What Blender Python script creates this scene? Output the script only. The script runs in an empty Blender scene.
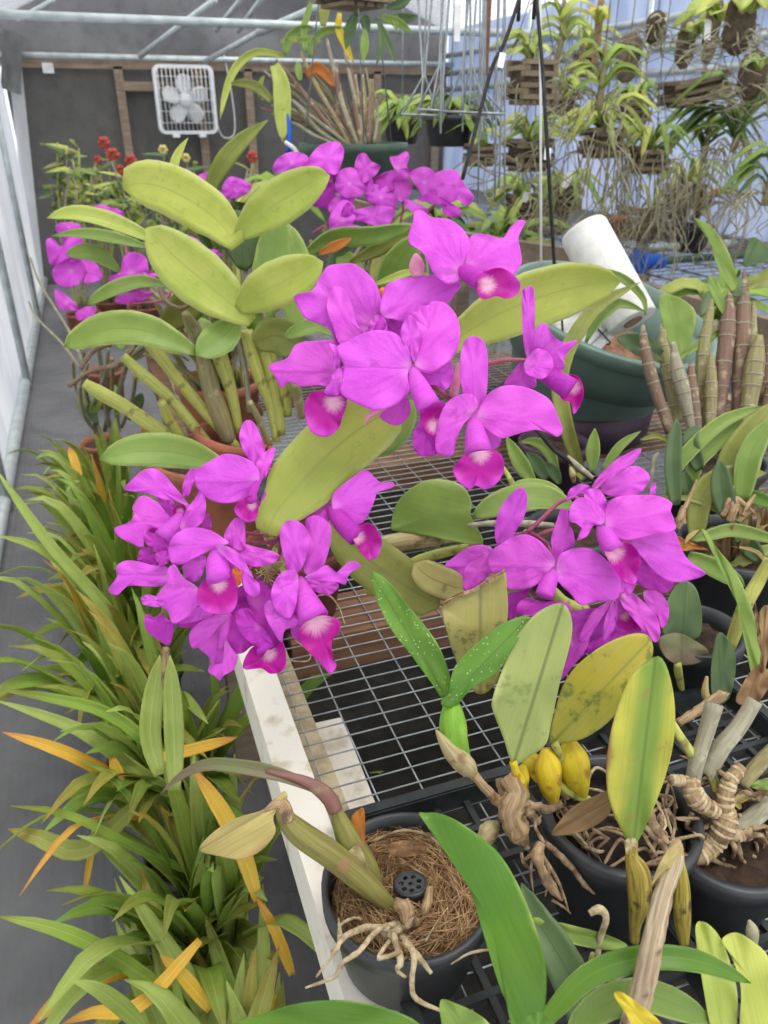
import bpy, bmesh, math, random
from mathutils import Vector, Matrix
R = math.radians
rng = random.Random(7)
sc = bpy.context.scene
col = sc.collection
V = Vector

# ------------------------------------------------------------------ camera
CAM = V((0, 0, 1.45)); PITCH = R(27.1); YAW = R(19.7); FPX = 768.0
FH = V((math.sin(YAW), math.cos(YAW), 0)); RT = V((math.cos(YAW), -math.sin(YAW), 0))
FW = FH * math.cos(PITCH) - V((0, 0, 1)) * math.sin(PITCH)
UP = FH * math.sin(PITCH) + V((0, 0, 1)) * math.cos(PITCH)
def ray(px, py): return FW + RT * ((px - 384) / FPX) + UP * ((512 - py) / FPX)
def P(px, py, d): return CAM + ray(px, py) * d
def PZ(px, py, z): q = ray(px, py); return CAM + q * ((z - CAM.z) / q.z)
def PX(px, py, x): q = ray(px, py); return CAM + q * (x / q.x)
def PY(px, py, y): q = ray(px, py); return CAM + q * (y / q.y)
cd = bpy.data.cameras.new('camera'); cam = bpy.data.objects.new('camera', cd); col.objects.link(cam)
m = Matrix((RT, UP, -FW)).transposed().to_4x4(); m.translation = CAM; cam.matrix_world = m
cd.sensor_fit = 'VERTICAL'; cd.sensor_height = 36; cd.lens = 27.0; cd.clip_start = .02; cd.clip_end = 200
cd.dof.use_dof = True; cd.dof.focus_distance = .74; cd.dof.aperture_fstop = 27 / 2.6
sc.camera = cam
sc.view_settings.view_transform = 'Standard'; sc.view_settings.look = 'None'
sc.view_settings.gamma = 1; sc.view_settings.use_curve_mapping = False

# ------------------------------------------------------------------ materials
def lin(c):
    o = []
    for v in c[:3]:
        v = v / 255
        o.append(v / 12.92 if v <= .04045 else ((v + .055) / 1.055) ** 2.4)
    return (*o, 1)
class NT:
    def __init__(s, name):
        s.m = bpy.data.materials.new(name); s.m.use_nodes = True; s.t = s.m.node_tree; s.t.nodes.clear()
        s.out = s.t.nodes.new('ShaderNodeOutputMaterial')
    def n(s, typ, **k):
        nd = s.t.nodes.new('ShaderNode' + typ)
        for a, v in k.items():
            if a.startswith('i_'):
                key = a[2:]; key = int(key) if key.isdigit() else key.replace('_', ' ')
                s.link(v, nd.inputs[key])
            else: setattr(nd, a, v)
        return nd
    def link(s, v, inp):
        if isinstance(v, bpy.types.NodeSocket): s.t.links.new(v, inp)
        elif isinstance(v, bpy.types.Node): s.t.links.new(v.outputs[0], inp)
        else: inp.default_value = v
    def mix(s, f, a, b, blend='MIX'):
        nd = s.t.nodes.new('ShaderNodeMix'); nd.data_type = 'RGBA'; nd.blend_type = blend
        s.link(f, nd.inputs[0]); s.link(a, nd.inputs[6]); s.link(b, nd.inputs[7]); return nd.outputs[2]
    def math(s, op, a, b=0.0, c=0.0):
        nd = s.t.nodes.new('ShaderNodeMath'); nd.operation = op
        s.link(a, nd.inputs[0]); s.link(b, nd.inputs[1]); s.link(c, nd.inputs[2]); return nd.outputs[0]
    def ramp(s, f, lo, hi, a=0.0, b=1.0):
        nd = s.t.nodes.new('ShaderNodeMapRange'); nd.interpolation_type = 'SMOOTHSTEP'
        s.link(f, nd.inputs[0]); s.link(lo, nd.inputs[1]); s.link(hi, nd.inputs[2]); s.link(a, nd.inputs[3]); s.link(b, nd.inputs[4]); return nd.outputs[0]
    def noise(s, scale, vec=None, detail=3.0, rough=.55, dist=0.0):
        nd = s.n('TexNoise'); nd.inputs['Scale'].default_value = scale; nd.inputs['Detail'].default_value = detail
        nd.inputs['Roughness'].default_value = rough; nd.inputs['Distortion'].default_value = dist
        s.link(vec if vec is not None else s.n('TexCoord').outputs['Object'], nd.inputs['Vector']); return nd.outputs[0]
    def objvar(s, c, hv=.02, vv=.12):
        oi = s.n('ObjectInfo').outputs['Random']
        h = s.n('HueSaturation')
        s.link(s.math('MULTIPLY_ADD', oi, 2 * hv, .5 - hv), h.inputs['Hue'])
        r2 = s.math('FRACT', s.math('MULTIPLY', oi, 17.3))
        s.link(s.math('MULTIPLY_ADD', r2, 2 * vv, 1 - vv), h.inputs['Value']); s.link(c, h.inputs['Color'])
        return h.outputs[0]
    def bump(s, h, strength=.3, dist=.002):
        b = s.n('Bump'); s.link(h, b.inputs['Height']); b.inputs['Strength'].default_value = strength; b.inputs['Distance'].default_value = dist
        return b.outputs[0]
    def finish(s, colr, rough=.5, trans=0.0, spec=.4, normal=None, tcol=None, metal=0.0):
        p = s.n('BsdfPrincipled'); s.link(colr, p.inputs['Base Color']); s.link(rough, p.inputs['Roughness'])
        s.link(metal, p.inputs['Metallic']); p.inputs['Specular IOR Level'].default_value = spec
        if normal is not None: s.link(normal, p.inputs['Normal'])
        o = p.outputs[0]
        if trans:
            t = s.n('BsdfTranslucent'); s.link(tcol if tcol is not None else colr, t.inputs['Color'])
            mx = s.n('MixShader'); mx.inputs[0].default_value = trans; s.link(o, mx.inputs[1]); s.link(t, mx.inputs[2]); o = mx.outputs[0]
        s.link(o, s.out.inputs[0]); return s.m

def leaf_mat(name, base, second, rib=None, edge=None, edge_w=.4, tip=None, core=None, spots=None, spot_amt=.6, spot_scale=75, spot_lo=.58, rough=.42, trans=.22, scale=18, veins=.12, spec=.4, vv=.09, dots=None, patch=.5):
    s = NT(name); uv = s.n('UVMap').outputs[0]; sp = s.n('SeparateXYZ'); s.link(uv, sp.inputs[0])
    u, v = sp.outputs[0], sp.outputs[1]
    tc = s.n('TexCoord').outputs['Object']
    c = s.mix(s.ramp(s.noise(scale, tc, 3), patch - .18, patch + .18), lin(base), lin(second))
    vn = s.n('CombineXYZ'); s.link(s.math('MULTIPLY', u, 1.2), vn.inputs[0]); s.link(s.math('MULTIPLY', v, 26), vn.inputs[1])
    vv_ = s.noise(1.0, vn.outputs[0], 2)
    c = s.mix(s.math('MULTIPLY', s.ramp(vv_, .35, .7), veins), c, lin([x * .62 for x in base]))
    av = s.math('ABSOLUTE', s.math('SUBTRACT', v, .5))
    if core: c = s.mix(s.ramp(s.math('ADD', av, s.math('MULTIPLY', s.math('SUBTRACT', s.noise(20, tc), .5), .25)), .30, .08), c, lin(core))
    if tip: c = s.mix(s.ramp(s.math('ADD', u, s.math('MULTIPLY', s.noise(30, tc), .3)), .85, 1.2), c, lin(tip))
    if edge: c = s.mix(s.ramp(s.math('ADD', av, s.math('MULTIPLY', s.math('SUBTRACT', s.noise(26, tc), .5), .22)), edge_w, edge_w + .1), c, lin(edge))
    if rib: c = s.mix(s.math('MULTIPLY', s.ramp(av, .035, .006), .75), c, lin(rib))
    if spots: c = s.mix(s.math('MULTIPLY', s.ramp(s.noise(spot_scale, tc, 5, .7), spot_lo, spot_lo + .08), spot_amt), c, lin(spots))
    if dots:
        vo = s.n('TexVoronoi'); vo.inputs['Scale'].default_value = 300; s.link(tc, vo.inputs['Vector'])
        c = s.mix(s.math('MULTIPLY', s.ramp(vo.outputs['Distance'], .24, .15), s.ramp(s.noise(40, tc), .42, .55)), c, lin(dots))
    c = s.objvar(c, .006, vv)
    return s.finish(c, rough, trans, spec, s.bump(vv_, .25, .0012))

def plain(name, base, second=None, scale=20, rough=.6, spec=.3, bump=0.0, bscale=None, metal=0.0, trans=0.0, var=0.0, detail=4, lo=.35, hi=.65):
    s = NT(name); tc = s.n('TexCoord').outputs['Object']
    nz = s.noise(scale, tc, detail)
    c = s.mix(s.ramp(nz, lo, hi), lin(base), lin(second or base))
    if var: c = s.objvar(c, .006, var)
    nm = s.bump(s.noise(bscale or scale * 2, tc, 5), bump, .004) if bump else None
    return s.finish(c, rough, trans, spec, nm, metal=metal)

def streaked(name, base, second, third, scale=(60, 60, 6), rough=.6, trans=0.0, ring=None, var=.08):
    # fibre running along the local length carried in UV.x, round the stem in UV.y
    s = NT(name); uv = s.n('UVMap').outputs[0]
    mp = s.n('Mapping'); s.link(uv, mp.inputs[0]); mp.inputs['Scale'].default_value = (2.5, 14, 1)
    f = s.noise(1.0, mp.outputs[0], 4)
    tc = s.n('TexCoord').outputs['Object']
    c = s.mix(s.ramp(f, .38, .62), lin(base), lin(second))
    c = s.mix(s.ramp(s.noise(45, tc, 4), .54, .66), c, lin(third))
    c = s.objvar(c, .006, var)
    return s.finish(c, rough, trans, .35, s.bump(f, .4, .002))

def petal_mat(name, base, vein, deep, basecol, trans=.28):
    s = NT(name); uv = s.n('UVMap').outputs[0]; sp = s.n('SeparateXYZ'); s.link(uv, sp.inputs[0])
    a, r = sp.outputs[0], sp.outputs[1]      # angle round the base, distance from it
    cv = s.n('CombineXYZ'); s.link(s.math('MULTIPLY', a, 34), cv.inputs[0]); s.link(s.math('MULTIPLY', r, 1.6), cv.inputs[1])
    vn = s.noise(1.0, cv.outputs[0], 3)
    c = s.mix(s.ramp(s.noise(26), .3, .7), lin(base), lin(deep))
    c = s.mix(s.math('MULTIPLY', s.ramp(vn, .50, .66), .55), c, lin(vein))
    c = s.mix(s.math('MULTIPLY', s.ramp(s.noise(420, None, 2), .62, .74), .35), c, lin(basecol))
    c = s.mix(s.math('MULTIPLY', s.ramp(r, .78, 1.02), .25), c, lin(deep))
    c = s.mix(s.ramp(r, .22, .0), c, lin(basecol))
    c = s.objvar(c, .008, .05)
    nm = s.bump(s.math('ADD', s.math('MULTIPLY', vn, 1.0), s.math('MULTIPLY', s.noise(55, None, 3), 1.6)), .6, .0022)
    return s.finish(c, .48, trans, .3, nm)

def lip_mat(name, throat, deep, edge):
    s = NT(name); uv = s.n('UVMap').outputs[0]; sp = s.n('SeparateXYZ'); s.link(uv, sp.inputs[0])
    a, r = sp.outputs[0], sp.outputs[1]
    cv = s.n('CombineXYZ'); s.link(s.math('MULTIPLY', a, 40), cv.inputs[0]); s.link(s.math('MULTIPLY', r, 2.0), cv.inputs[1])
    vn = s.noise(1.0, cv.outputs[0], 3)
    rr = s.math('ADD', r, s.math('MULTIPLY', s.math('SUBTRACT', vn, .5), .25))
    c = s.mix(s.ramp(rr, .08, .36), lin(throat), lin(deep))
    c = s.mix(s.ramp(rr, .62, .95), c, lin(edge))
    c = s.objvar(c, .006, .04)
    return s.finish(c, .45, .3, .3, s.bump(vn, .4, .0012))

# ------------------------------------------------------------------ objects
WO = {}
def empty(name, loc, label=None, cat=None, group=None):
    o = bpy.data.objects.new(name, None); col.objects.link(o); o.location = loc; o.empty_display_size = .05
    WO[o.name] = V(loc)
    if label: tag(o, label, cat, group)
    return o
def tag(o, label, cat=None, group=None, kind=None):
    o['label'] = label
    if cat: o['category'] = cat
    if group: o['group'] = group
    if kind: o['kind'] = kind
    return o
def mk(name, vs, fs, mat, parent=None, uvs=None, smooth=True, kind=None, label=None, origin=None, recalc=True):
    """vs in world space; uvs per vertex"""
    if origin is None:
        origin = V((0, 0, 0))
        for v in vs: origin += V(v)
        origin /= max(1, len(vs))
    me = bpy.data.meshes.new(name)
    me.from_pydata([tuple(V(v) - origin) for v in vs], [], fs)
    if recalc:
        bm = bmesh.new(); bm.from_mesh(me); bmesh.ops.recalc_face_normals(bm, faces=bm.faces); bm.to_mesh(me); bm.free()
    if uvs:
        l = me.uv_layers.new(name='UVMap')
        buf = []
        for lp in me.loops: buf.extend(uvs[lp.vertex_index])
        l.data.foreach_set('uv', buf)
    if smooth: me.polygons.foreach_set('use_smooth', [True] * len(me.polygons))
    me.materials.append(mat)
    o = bpy.data.objects.new(name, me); col.objects.link(o)
    if parent is not None:
        o.parent = parent; o.location = origin - WO[parent.name]
    else: o.location = origin
    WO[o.name] = V(origin)
    if kind: o['kind'] = kind
    if label: o['label'] = label
    return o
class MB:
    def __init__(s): s.v = []; s.f = []; s.uv = []
    def add(s, vs, fs, uvs=None):
        b = len(s.v); s.v.extend(V(v) for v in vs); s.f.extend(tuple(i + b for i in f) for f in fs)
        s.uv.extend(uvs if uvs else [(0, 0)] * len(vs)); return s
    def box(s, c, size, rot=None):
        hx, hy, hz = [a / 2 for a in size]; vs = []
        for x in (-hx, hx):
            for y in (-hy, hy):
                for z in (-hz, hz):
                    q = V((x, y, z)); q = rot @ q if rot else q; vs.append(V(c) + q)
        return s.add(vs, [(0, 1, 3, 2), (4, 6, 7, 5), (0, 4, 5, 1), (2, 3, 7, 6), (0, 2, 6, 4), (1, 5, 7, 3)])
    def bar(s, a, b, w, h, up=V((0, 0, 1))):
        a = V(a); b = V(b); t = (b - a).normalized(); x = t.cross(up)
        if x.length < 1e-4: x = t.cross(V((1, 0, 0)))
        x.normalize(); z = x.cross(t)
        vs = [p + x * (i * w / 2) + z * (j * h / 2) for p in (a, b) for i, j in ((-1, -1), (1, -1), (1, 1), (-1, 1))]
        return s.add(vs, [(3, 2, 1, 0), (4, 5, 6, 7), (0, 1, 5, 4), (1, 2, 6, 5), (2, 3, 7, 6), (3, 0, 4, 7)])
    def tube(s, pts, rad, n=8, sub=0):
        g = tube_geo(pts, rad, n, sub); return s.add(*g)
    def lathe(s, c, prof, n=32, axis=None, rot=None):
        vs = []; uv = []
        for i, (r, z) in enumerate(prof):
            for k in range(n):
                a = 2 * math.pi * k / n; q = V((r * math.cos(a), r * math.sin(a), z)); q = rot @ q if rot else q
                vs.append(V(c) + q); uv.append((i / max(1, len(prof) - 1), k / n))
        fs = []
        for i in range(len(prof) - 1):
            for k in range(n): fs.append((i * n + k, i * n + (k + 1) % n, (i + 1) * n + (k + 1) % n, (i + 1) * n + k))
        fs.append(tuple(range(n - 1, -1, -1))); fs.append(tuple((len(prof) - 1) * n + k for k in range(n)))
        return s.add(vs, fs, uv)
    def build(s, name, mat, parent=None, smooth=False, kind=None, label=None, origin=None):
        return mk(name, s.v, s.f, mat, parent, s.uv, smooth, kind, label, origin)

def crom(pts, sub, closed=False):
    n = len(pts); out = []
    rngn = range(n if closed else n - 1)
    for i in rngn:
        g = (lambda j: pts[j % n]) if closed else (lambda j: pts[min(max(j, 0), n - 1)])
        p0, p1, p2, p3 = g(i - 1), g(i), g(i + 1), g(i + 2)
        for k in range(sub):
            t = k / sub
            out.append(tuple(.5 * (2 * b + (c - a) * t + (2 * a - 5 * b + 4 * c - d) * t * t + (3 * b - a - 3 * c + d) * t ** 3) for a, b, c, d in zip(p0, p1, p2, p3)))
    if not closed: out.append(tuple(pts[-1]))
    return out
def tube_geo(pts, rad, n=8, sub=0, jit=0.0):
    pts = [V(p) for p in pts]
    if not hasattr(rad, '__len__'): rad = [rad] * len(pts)
    if len(rad) != len(pts): rad = [rad[0] + (rad[-1] - rad[0]) * i / (len(pts) - 1) for i in range(len(pts))]
    if sub:
        q = crom([(*p, r) for p, r in zip(pts, rad)], sub); pts = [V(a[:3]) for a in q]; rad = [max(1e-5, a[3]) for a in q]
    vs = []; uv = []; x = None
    for i, p in enumerate(pts):
        t = (pts[min(i + 1, len(pts) - 1)] - pts[max(i - 1, 0)]).normalized()
        if x is None: x = t.orthogonal().normalized()
        else:
            x = x - t * x.dot(t); x = x.normalized() if x.length > 1e-6 else t.orthogonal().normalized()
        y = t.cross(x)
        for k in range(n):
            a = 2 * math.pi * k / n; vs.append(p + (x * math.cos(a) + y * math.sin(a)) * (rad[i] * (1 + rng.uniform(-jit, jit)) if jit else rad[i])); uv.append((i / (len(pts) - 1), k / n))
    fs = [(i * n + k, i * n + (k + 1) % n, (i + 1) * n + (k + 1) % n, (i + 1) * n + k) for i in range(len(pts) - 1) for k in range(n)]
    fs.append(tuple(range(n - 1, -1, -1))); fs.append(tuple((len(pts) - 1) * n + k for k in range(n)))
    return vs, fs, uv
JIT = dict(root=.22, dead_bulb=.16, rhizome=.14, old_bulb=.2, dry_stem=.1, old_cane=.1, papery_sheath=.18, cut_stump=.15, old_flower_stem=.1)
def T(parent, name, mat, pts, rad, n=8, sub=4, label=None, kind=None):
    j = JIT.get(name, 0.0)
    if j and len(pts) > 2:
        q = []
        R_ = max(rad) if hasattr(rad, '__len__') else rad
        for i, p in enumerate(pts): q.append(V(p) + V((rng.uniform(-1, 1), rng.uniform(-1, 1), rng.uniform(-1, 1))) * (R_ * .25 if 0 < i < len(pts) - 1 else 0))
        pts = q; sub = max(sub, 6)
    v, f, u = tube_geo(pts, rad, n, sub, j); return mk(name, v, f, mat, parent, u, True, kind, label)
# traced points: crop = (x0, y0, scale)
CR = dict(c1=(260,200,4.8), c2=(380,190,4.8), c3=(320,280,4.8), c4=(400,340,3.84), c5=(100,420,4.8), c6=(240,420,4.8), c7=(100,540,4.8), c8=(220,540,4.8),
          d1=(430,440,4.8), d2=(560,440,4.8), d3=(500,560,4.267), d4=(260,130,3.49), d5=(30,160,3.339), d6=(400,0,4.8), d7=(220,0,3.84), d8=(60,300,2.953),
          a1=(0,0,2.954), a2=(240,0,2.954), a3=(508,0,2.954), a4=(0,200,2.954), a5=(240,180,2.133), a6=(508,200,2.954), a7=(80,400,2.4), a8=(380,440,1.979),
          b1=(0,440,2.4), b2=(0,700,2.259), b3=(220,600,2.56), b4=(280,780,2.743), b5=(508,724,2.954), b6=(360,560,3.491), b7=(580,440,3.936), b8=(400,0,3.2), p=(0,0,1.0))
def px(crop, x, y):
    a, b, s = CR[crop]; return a + x / s, b + y / s
def CT(parent, name, mat, crop, pts, d, rad, n=8, sub=4, label=None):
    """tube traced in a crop: pts (x, y[, depth offset m]); rad in crop pixels"""
    s = CR[crop][2]; q = [P(*px(crop, p[0], p[1]), d + (p[2] if len(p) > 2 else 0)) for p in pts]
    rr = rad if hasattr(rad, '__len__') else [rad]
    return T(parent, name, mat, q, [r / s * d / FPX for r in rr] if len(rr) > 1 else rr[0] / s * d / FPX, n, sub, label)

PROF = {
    'cat': [(0,.2),(.1,.48),(.3,.86),(.5,1),(.7,.93),(.85,.7),(.94,.42),(1,.03)],
    'strap': [(0,.5),(.15,.8),(.4,1),(.7,.9),(.88,.58),(1,.03)],
    'lance': [(0,.25),(.2,.7),(.45,1),(.7,.8),(.88,.4),(1,.03)],
    'blunt': [(0,.3),(.1,.6),(.3,.93),(.55,1),(.8,.92),(.93,.66),(.985,.35),(1,.06)],
}
def prof(kind, u):
    p = PROF[kind]
    for (a, x), (b, y) in zip(p, p[1:]):
        if u <= b:
            t = (u - a) / (b - a); return x + (y - x) * t
    return p[-1][1]
def leaf_core(name, parent, mat, pts, w, kind='cat', fold=.2, roll=0.0, nu=12, nv=6, wave=0.0, th=.0011, up=None, sub=3, label=None, twist=0.0, edgecurl=0.0):
    pts = [V(p) for p in pts]
    q = [V(a) for a in crom([tuple(p) for p in pts], sub)] if len(pts) > 2 else pts
    # resample evenly
    L = [0]
    for a, b in zip(q, q[1:]): L.append(L[-1] + (b - a).length)
    sp = []; j = 0
    for i in range(nu + 1):
        u = i / nu; u = u if i < nu else 1; s = L[-1] * u
        while j < len(q) - 2 and L[j + 1] < s: j += 1
        t = (s - L[j]) / max(1e-9, L[j + 1] - L[j]); sp.append(q[j].lerp(q[j + 1], t))
    top = []; bot = []; uv = []; ph = rng.random() * 6
    px_ = None
    for i, p in enumerate(sp):
        u = i / nu; t = (sp[min(i + 1, nu)] - sp[max(i - 1, 0)]).normalized()
        ref = (CAM - p).normalized() if up is None else V(up)
        ac = t.cross(ref)
        if ac.length < .15 and px_ is not None: ac = px_ - t * px_.dot(t)
        elif ac.length < 1e-5: ac = t.orthogonal()
        ac.normalize()
        if px_ is not None and ac.dot(px_) < 0 and up is not None: ac = -ac
        px_ = ac.copy()
        an = R(roll) + R(twist) * u
        if an: ac = Matrix.Rotation(an, 3, t) @ ac
        nr = ac.cross(t).normalized()
        if nr.dot(ref) < 0: nr = -nr
        hw = w * .5 * prof(kind, u)
        for k in range(nv + 1):
            v = k / nv * 2 - 1
            off = fold * hw * (abs(v) ** 1.3) - edgecurl * hw * v ** 4 + wave * math.sin(u * 13 + ph + (1.7 if v > 0 else 0)) * v * v
            c = p + ac * (v * hw) + nr * off
            top.append(c + nr * th * .5); bot.append(c - nr * th * .5); uv.append((u, (v + 1) / 2))
    W = nv + 1; n = len(top); fs = []
    for i in range(nu):
        for k in range(nv):
            a = i * W + k; fs.append((a, a + 1, a + W + 1, a + W)); fs.append((n + a, n + a + W, n + a + W + 1, n + a + 1))
    for i in range(nu):
        a = i * W; fs.append((a, a + W, n + a + W, n + a)); b = a + nv; fs.append((b, n + b, n + b + W, b + W))
    for k in range(nv):
        fs.append((k, n + k, n + k + 1, k + 1)); a = nu * W + k; fs.append((a, a + 1, n + a + 1, n + a))
    return mk(name, top + bot, fs, mat, parent, uv + uv, True, None, label, recalc=False)
def LF(parent, mat, crop, pts, d, w, kind='cat', name='leaf', **k):
    """leaf traced in a crop: pts (x, y[, depth offset m]) from base to tip; w = seen width in photo pixels"""
    roll = k.get('roll', 0)
    q = [P(*px(crop, p[0], p[1]), d + (p[2] if len(p) > 2 else 0)) for p in pts]
    return leaf_core(name, parent, mat, q, w * d / FPX / max(.3, math.cos(R(roll))), kind, **k)
def OL(parent, name, mat, crop, out, d, base=None, tip=None, mode='petal', a=None, b=None, wave=.0024, th=.0008, tilt=(0, 0), label=None, cup=0.0, sub=4, fold=0.0):
    """a petal or leaf blade from its traced edge, curved in depth, with real thickness"""
    o2 = [px(crop, *p[:2]) for p in out]
    sm = crom(o2, sub, True)
    bx, by = px(crop, *base) if base else (sum(p[0] for p in o2) / len(o2), sum(p[1] for p in o2) / len(o2))
    cx, cy = sum(p[0] for p in sm) / len(sm), sum(p[1] for p in sm) / len(sm)
    md = max(math.hypot(p[0] - bx, p[1] - by) for p in sm) or 1
    mpp = d / FPX
    if a is None: a = rng.uniform(-.22, .12)
    if b is None: b = rng.uniform(-.1, .28)
    size = md * mpp
    if mode == 'leaf':
        tx, ty = px(crop, *tip); ax = V((tx - bx, ty - by)); al = ax.length; ax /= al; pe = V((-ax.y, ax.x))
        hw = max(abs((p[0] - bx) * pe.x + (p[1] - by) * pe.y) for p in sm)
    ph = rng.random() * 6; kk = rng.choice([5, 6, 7])
    rings = [1, .93, .78, .58, .36, .16]
    vs = []; uv = []; back = []
    if mode == 'lip': a, b = (0, 0)
    n = len(sm)
    for rho in rings + [0]:
        for k in range(n if rho else 1):
            x = cx + (sm[k][0] - cx) * rho; y = cy + (sm[k][1] - cy) * rho
            r = math.hypot(x - bx, y - by) / md; ang = math.atan2(y - by, x - bx)
            dd = size * (a * r + b * r * r) + wave * math.sin(kk * 2 * math.pi * k / n + ph) * rho ** 3 + cup * size * (1 - rho * rho)
            dd += (x - bx) * mpp * tilt[0] + (y - by) * mpp * tilt[1]
            if mode == 'leaf':
                uu = ((x - bx) * ax.x + (y - by) * ax.y) / al; ww = ((x - bx) * pe.x + (y - by) * pe.y) / hw
                dd += -fold * hw * mpp * abs(ww); uv.append((min(1, max(0, uu)), .5 + ww * .5))
            else: uv.append((ang / 6.2832 + .5, r))
            vs.append(P(x, y, d + dd)); back.append(P(x, y, d + dd + th * (1.0 if rho < 1 else .6)))
    N = len(vs); fs = []
    nr = len(rings)
    for off, fl in ((0, 0), (N, 1)):
        for i in range(nr - 1):
            for k in range(n):
                f = (off + i * n + k, off + i * n + (k + 1) % n, off + (i + 1) * n + (k + 1) % n, off + (i + 1) * n + k)
                fs.append(f[::-1] if fl else f)
        for k in range(n):
            f = (off + (nr - 1) * n + k, off + (nr - 1) * n + (k + 1) % n, off + nr * n); fs.append(f[::-1] if fl else f)
    for k in range(n): fs.append((k, N + k, N + (k + 1) % n, (k + 1) % n))
    return mk(name, vs + back, fs, mat, parent, uv + uv, True, None, label)
def ringed(name, parent, mat, mat2, pts, r, rings, n=12, sub=6):
    '''a cane or rhizome with raised rings, one mesh with two materials'''
    v, f, u = tube_geo(pts, r, n, sub, .03); n0 = len(f); mb = MB(); mb.add(v, f, u)
    s = crom([(*p, q) for p, q in zip(pts, r)], 10)
    for t in rings:
        k_ = min(len(s) - 2, max(1, int(t * (len(s) - 1)))); a, b = V(s[k_][:3]), V(s[k_ + 1][:3]); rr_ = s[k_][3]; w_ = (b - a).normalized()
        mb.tube([a - w_ * .0018, a - w_ * .0004, a + w_ * .0018], [rr_ * 1.0, rr_ * 1.13, rr_ * .99], n)
    o = mb.build(name, mat, parent, True); o.data.materials.append(mat2)
    for p in o.data.polygons[n0:]: p.material_index = 1
    return o
def copy_tree(o, parent=None):
    c = o.copy(); col.objects.link(c)
    if parent is not None: c.parent = parent
    for ch in o.children: copy_tree(ch, c)
    return c
# ------------------------------------------------------------------ material instances
mPET = petal_mat('petal_magenta', (230,104,224), (206,66,204), (222,86,218), (238,146,230))
mPET2 = petal_mat('petal_deep_magenta', (212,68,204), (178,40,176), (196,54,190), (226,116,214))
mLIP = lip_mat('lip_magenta', (242,188,212), (190,22,156), (212,70,200))
mBUD = plain('bud_pink', (236,168,190), (226,140,176), 60, .5, trans=.25)
mPED = plain('flower_stalk_purple', (150,62,98), (172,96,112), 60, .5)
mORG = plain('withered_orange', (226,140,60), (214,110,70), 50, .6, trans=.2)
mLFA = leaf_mat('leaf_yellow_green', (198,206,102), (180,194,84), rib=(176,184,88), edge=(196,202,122), spots=(144,150,62), spot_amt=.28)
mLFA2 = leaf_mat('leaf_dull_yellow_green', (182,188,84), (160,172,70), rib=(154,162,74), edge=(190,196,112), spots=(140,146,60), spot_amt=.3, scale=12)
mLFG = leaf_mat('leaf_mid_green', (140,164,76), (122,150,64), rib=(122,146,66), edge=(168,184,108))
mLFD = leaf_mat('leaf_dark_green', (92,116,68), (80,104,64), rib=(72,94,58), rough=.45, trans=.14)
mLFB = leaf_mat('leaf_bright_green', (88,134,40), (112,154,48), rib=(116,158,54), edge=(182,202,106), edge_w=.455, rough=.3, trans=.28, scale=9)
mLFO = leaf_mat('leaf_olive', (158,164,80), (140,146,70), rib=(128,134,66), spots=(130,110,58), spot_amt=.35)
mLFP = leaf_mat('leaf_pale_underside', (172,180,104), (150,162,90), rib=(104,114,62), edge=(188,192,126), spots=(122,134,72), spot_amt=.6, spot_scale=42, spot_lo=.55, veins=.1, trans=.18, rough=.5, scale=12)
mLFY = leaf_mat('leaf_yellowing_spotted', (192,180,60), (164,164,62), rib=(150,152,56), edge=(120,112,50), edge_w=.46, spots=(98,108,50), spot_amt=.75, spot_scale=34, spot_lo=.53, scale=16)
mLFX = leaf_mat('leaf_half_yellowed', (196,190,72), (178,176,64), core=(124,150,56), rib=(96,124,44), edge=(142,98,58), edge_w=.40, spots=(150,122,50), spot_amt=.55, spot_scale=48, spot_lo=.56, scale=26, veins=.25)
mLFC = leaf_mat('leaf_cut_old', (186,178,104), (150,148,82), rib=(128,126,70), edge=(118,94,54), edge_w=.43, spots=(110,96,54), spot_amt=.75, spot_scale=36, spot_lo=.54)
mLFT = leaf_mat('leaf_dotted_green', (106,150,48), (92,138,44), rib=(82,122,44), edge=(156,186,90), edge_w=.44, dots=(196,214,150), rough=.36)
mLFW = leaf_mat('leaf_green_bronze', (112,118,72), (124,104,84), rib=(92,96,60), rough=.45)
mST = [leaf_mat('strap_leaf_green', (178,206,94), (160,192,80), rib=(196,216,118), veins=.3, tip=(150,150,66), trans=.38),
       leaf_mat('strap_leaf_light', (202,218,124), (186,206,104), rib=(212,224,142), veins=.3, trans=.4),
       leaf_mat('strap_leaf_deep', (160,190,86), (142,176,76), rib=(174,200,104), veins=.3, trans=.34),
       leaf_mat('strap_leaf_olive', (200,208,112), (182,192,96), rib=(208,214,124), veins=.3, tip=(176,150,60), trans=.36)]
mSTY = leaf_mat('strap_leaf_yellow', (250,212,84), (244,198,70), rib=(250,220,110), veins=.3, tip=(214,150,74), trans=.3)
mYEL = leaf_mat('leaf_bright_yellow', (226,206,60), (212,190,44), rib=(232,214,90), trans=.3)
mORL = leaf_mat('leaf_orange', (214,140,54), (190,116,48), trans=.3)
mDRY = leaf_mat('leaf_dry_tan', (164,132,88), (138,106,70), rib=(122,94,62), veins=.6, trans=.1, rough=.7)
mPALE = leaf_mat('leaf_dry_pale_yellow', (208,190,120), (190,170,104), rib=(160,140,88), edge=(176,140,96), veins=.35, trans=.2, rough=.55)
mCAN = streaked('cane_yellow_green', (184,184,98), (162,166,80), (126,118,68))
mCAN2 = streaked('cane_brown_green', (150,144,96), (130,118,84), (168,158,122))
mCANR = streaked('cane_red_brown', (134,108,90), (116,92,78), (166,148,120))
mCANG = streaked('cane_grey', (160,154,130), (138,132,110), (180,174,152))
mBULG = streaked('bulb_green', (118,158,50), (104,146,42), (132,166,66))
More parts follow.
